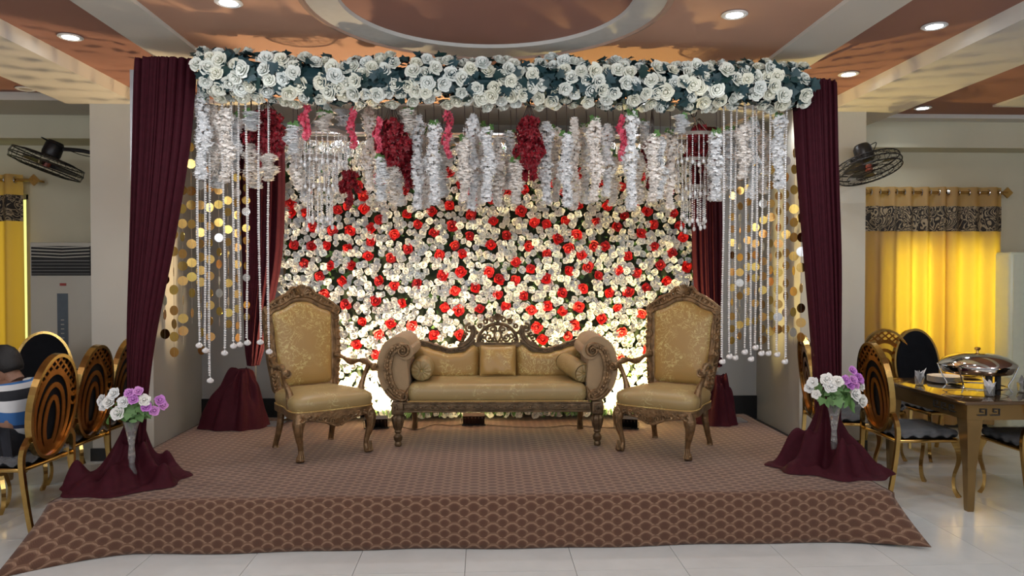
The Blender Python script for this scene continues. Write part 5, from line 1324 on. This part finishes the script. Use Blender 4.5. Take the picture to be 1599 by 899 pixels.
# ------------------------------------------------------------------ seated person
def person():
    t = thing('person', 'person with short black hair in a blue and white striped shirt seated at left', 'person', (-2.985, 4.79, 0), R(-98))
    # local: facing -Y, seat at z .49
    H = Vector
    joints = {'pelvis': (0, .02, .56), 'waist': (0, .035, .68), 'chest': (0, .0, .81), 'neck0': (0, -.0, .90), 'neck': (0, -.01, .955),
              'shl': (-.16, -.015, .865), 'shr': (.16, -.015, .865), 'ell': (-.22, -.15, .70), 'elr': (.22, -.15, .70), 'wrl': (-.16, -.37, .80), 'wrr': (.15, -.38, .80),
              'hil': (-.09, 0, .55), 'hir': (.09, 0, .55), 'knl': (-.12, -.42, .52), 'knr': (.12, -.42, .52), 'anl': (-.12, -.38, .10), 'anr': (.12, -.40, .10), 'tol': (-.13, -.52, .035), 'tor': (.13, -.54, .035)}
    rad = {'pelvis': (.15, .12), 'waist': (.145, .115), 'chest': (.16, .12), 'neck0': (.085, .08), 'neck': (.05, .05), 'shl': (.078, .078), 'shr': (.078, .078), 'ell': (.052, .052), 'elr': (.052, .052), 'wrl': (.03, .026), 'wrr': (.03, .026),
           'hil': (.10, .10), 'hir': (.10, .10), 'knl': (.07, .07), 'knr': (.07, .07), 'anl': (.042, .042), 'anr': (.042, .042), 'tol': (.04, .03), 'tor': (.04, .03)}
    bones = [('pelvis', 'waist'), ('waist', 'chest'), ('chest', 'neck0'), ('neck0', 'neck'), ('chest', 'shl'), ('chest', 'shr'), ('shl', 'ell'), ('shr', 'elr'), ('ell', 'wrl'), ('elr', 'wrr'),
             ('pelvis', 'hil'), ('pelvis', 'hir'), ('hil', 'knl'), ('hir', 'knr'), ('knl', 'anl'), ('knr', 'anr'), ('anl', 'tol'), ('anr', 'tor')]
    def skin(name, names, bns, m, root, grow=0, sub=2):
        names = list(names); me = bpy.data.meshes.new(name); me.from_pydata([joints[n] for n in names], [(names.index(a), names.index(c)) for a, c in bns], []); me.materials.append(m)
        o = bpy.data.objects.new(name, me); COL.objects.link(o); o.parent = t
        sk = o.modifiers.new('skin', 'SKIN'); sk.use_smooth_shade = True
        for n, d in zip(names, me.skin_vertices[0].data): d.radius = (rad[n][0] + grow, rad[n][1] + grow); d.use_root = n == root
        su = o.modifiers.new('sub', 'SUBSURF'); su.levels = sub; su.render_levels = sub
        return o
    skin('body', joints, bones, M_skin, 'pelvis')
    up = ['pelvis', 'waist', 'chest', 'neck0', 'shl', 'shr', 'ell', 'elr']
    skin('shirt', up, [b_ for b_ in bones if b_[0] in up and b_[1] in up], M_jersey, 'pelvis', .014)
    lo = ['pelvis', 'hil', 'hir', 'knl', 'knr', 'anl', 'anr']
    skin('trousers', lo, [b_ for b_ in bones if b_[0] in lo and b_[1] in lo], M_trous, 'pelvis', .012)
    for s, wn in ((-1, 'wrl'), (1, 'wrr')):
        w0 = H(joints[wn]); b = MB(); b.tube([w0, w0 + H((s * -.01, -.05, -.005)), w0 + H((s * -.01, -.09, -.01))], [.026, .036, .030], 8)
        for k in range(4):
            a = w0 + H((-.028 + .018 * k - s * .01, -.085, -.008)); ln = (.055, .065, .062, .048)[k]
            b.tube([a, a + H((0, -ln * .6, -.006)), a + H((0, -ln, -.026))], [.0095, .0088, .0075], 6)
        a = w0 + H((-s * .03, -.035, -.008)); b.tube([a, a + H((-s * .025, -.03, -.008)), a + H((-s * .03, -.06, -.016))], [.011, .010, .008], 6)
        b.build('hand', M_skin, t)
    # head, bent forward
    hm = Matrix.Translation((0, -.045, 1.03)) @ Matrix.Rotation(R(22), 4, 'X')
    b = MB(); rings = []
    for z, rx, ry, oy in ((-.12, .022, .02, -.055), (-.105, .042, .045, -.04), (-.08, .056, .07, -.022), (-.045, .066, .086, -.008), (0, .073, .095, 0), (.04, .075, .098, .004), (.075, .066, .088, .008), (.10, .046, .062, .01), (.115, .018, .024, .01)):
        rings.append([(rx * math.cos(2 * PI * k / 20), ry * math.sin(2 * PI * k / 20) + oy, z) for k in range(20)])
    b.loft(rings, True, True, hm)
    b.tube([(0, -.096, .012), (0, -.112, -.012), (0, -.122, -.03), (0, -.10, -.04)], [.008, .011, .016, .008], 8, mtx=hm)
    for s in (-1, 1):
        b.ball((s * .076, .008, -.012), .026, 8, 6, (.35, .7, 1.15), mtx=hm)
        b.ball((s * .012, -.108, -.036), .009, 6, 4, mtx=hm)
    b.tube([(-.022, -.090, -.068), (0, -.098, -.064), (.022, -.090, -.068)], .007, 6, mtx=hm); b.tube([(-.018, -.088, -.077), (0, -.096, -.078), (.018, -.088, -.077)], .007, 6, mtx=hm)
    b.tube([(0, .02, -.06), (0, .035, -.12)], [.05, .052], 10, mtx=hm)
    b.build('head', M_skin, t, angle=80)
    b = MB()
    for s in (-1, 1): b.ball((s * .030, -.086, .012), .012, 8, 6, (1.2, .7, .8), mtx=hm)
    b.build('eye', mat('eye', (.05, .04, .04), .2, var=.1), t)
    b = MB(); rr = random.Random(2); rings = []
    for z, rx, ry, oy in ((-.055, .060, .055, .045), (-.03, .074, .07, .038), (0, .082, .082, .028), (.03, .086, .098, .012), (.06, .084, .106, .0), (.09, .072, .092, .0), (.118, .048, .06, .004), (.132, .016, .02, .006)):
        rings.append([(rx * (1 + .03 * rr.uniform(-1, 1)) * math.cos(2 * PI * k / 28), ry * (1 + .03 * rr.uniform(-1, 1)) * math.sin(2 * PI * k / 28) + oy, z) for k in range(28)])
    b.loft(rings, True, True, hm); b.build('hair', M_hair, t, angle=80)
person()
print('objects', len(bpy.data.objects), 'tris ~', sum(len(o.data.polygons) for o in bpy.data.objects if o.type == 'MESH'))
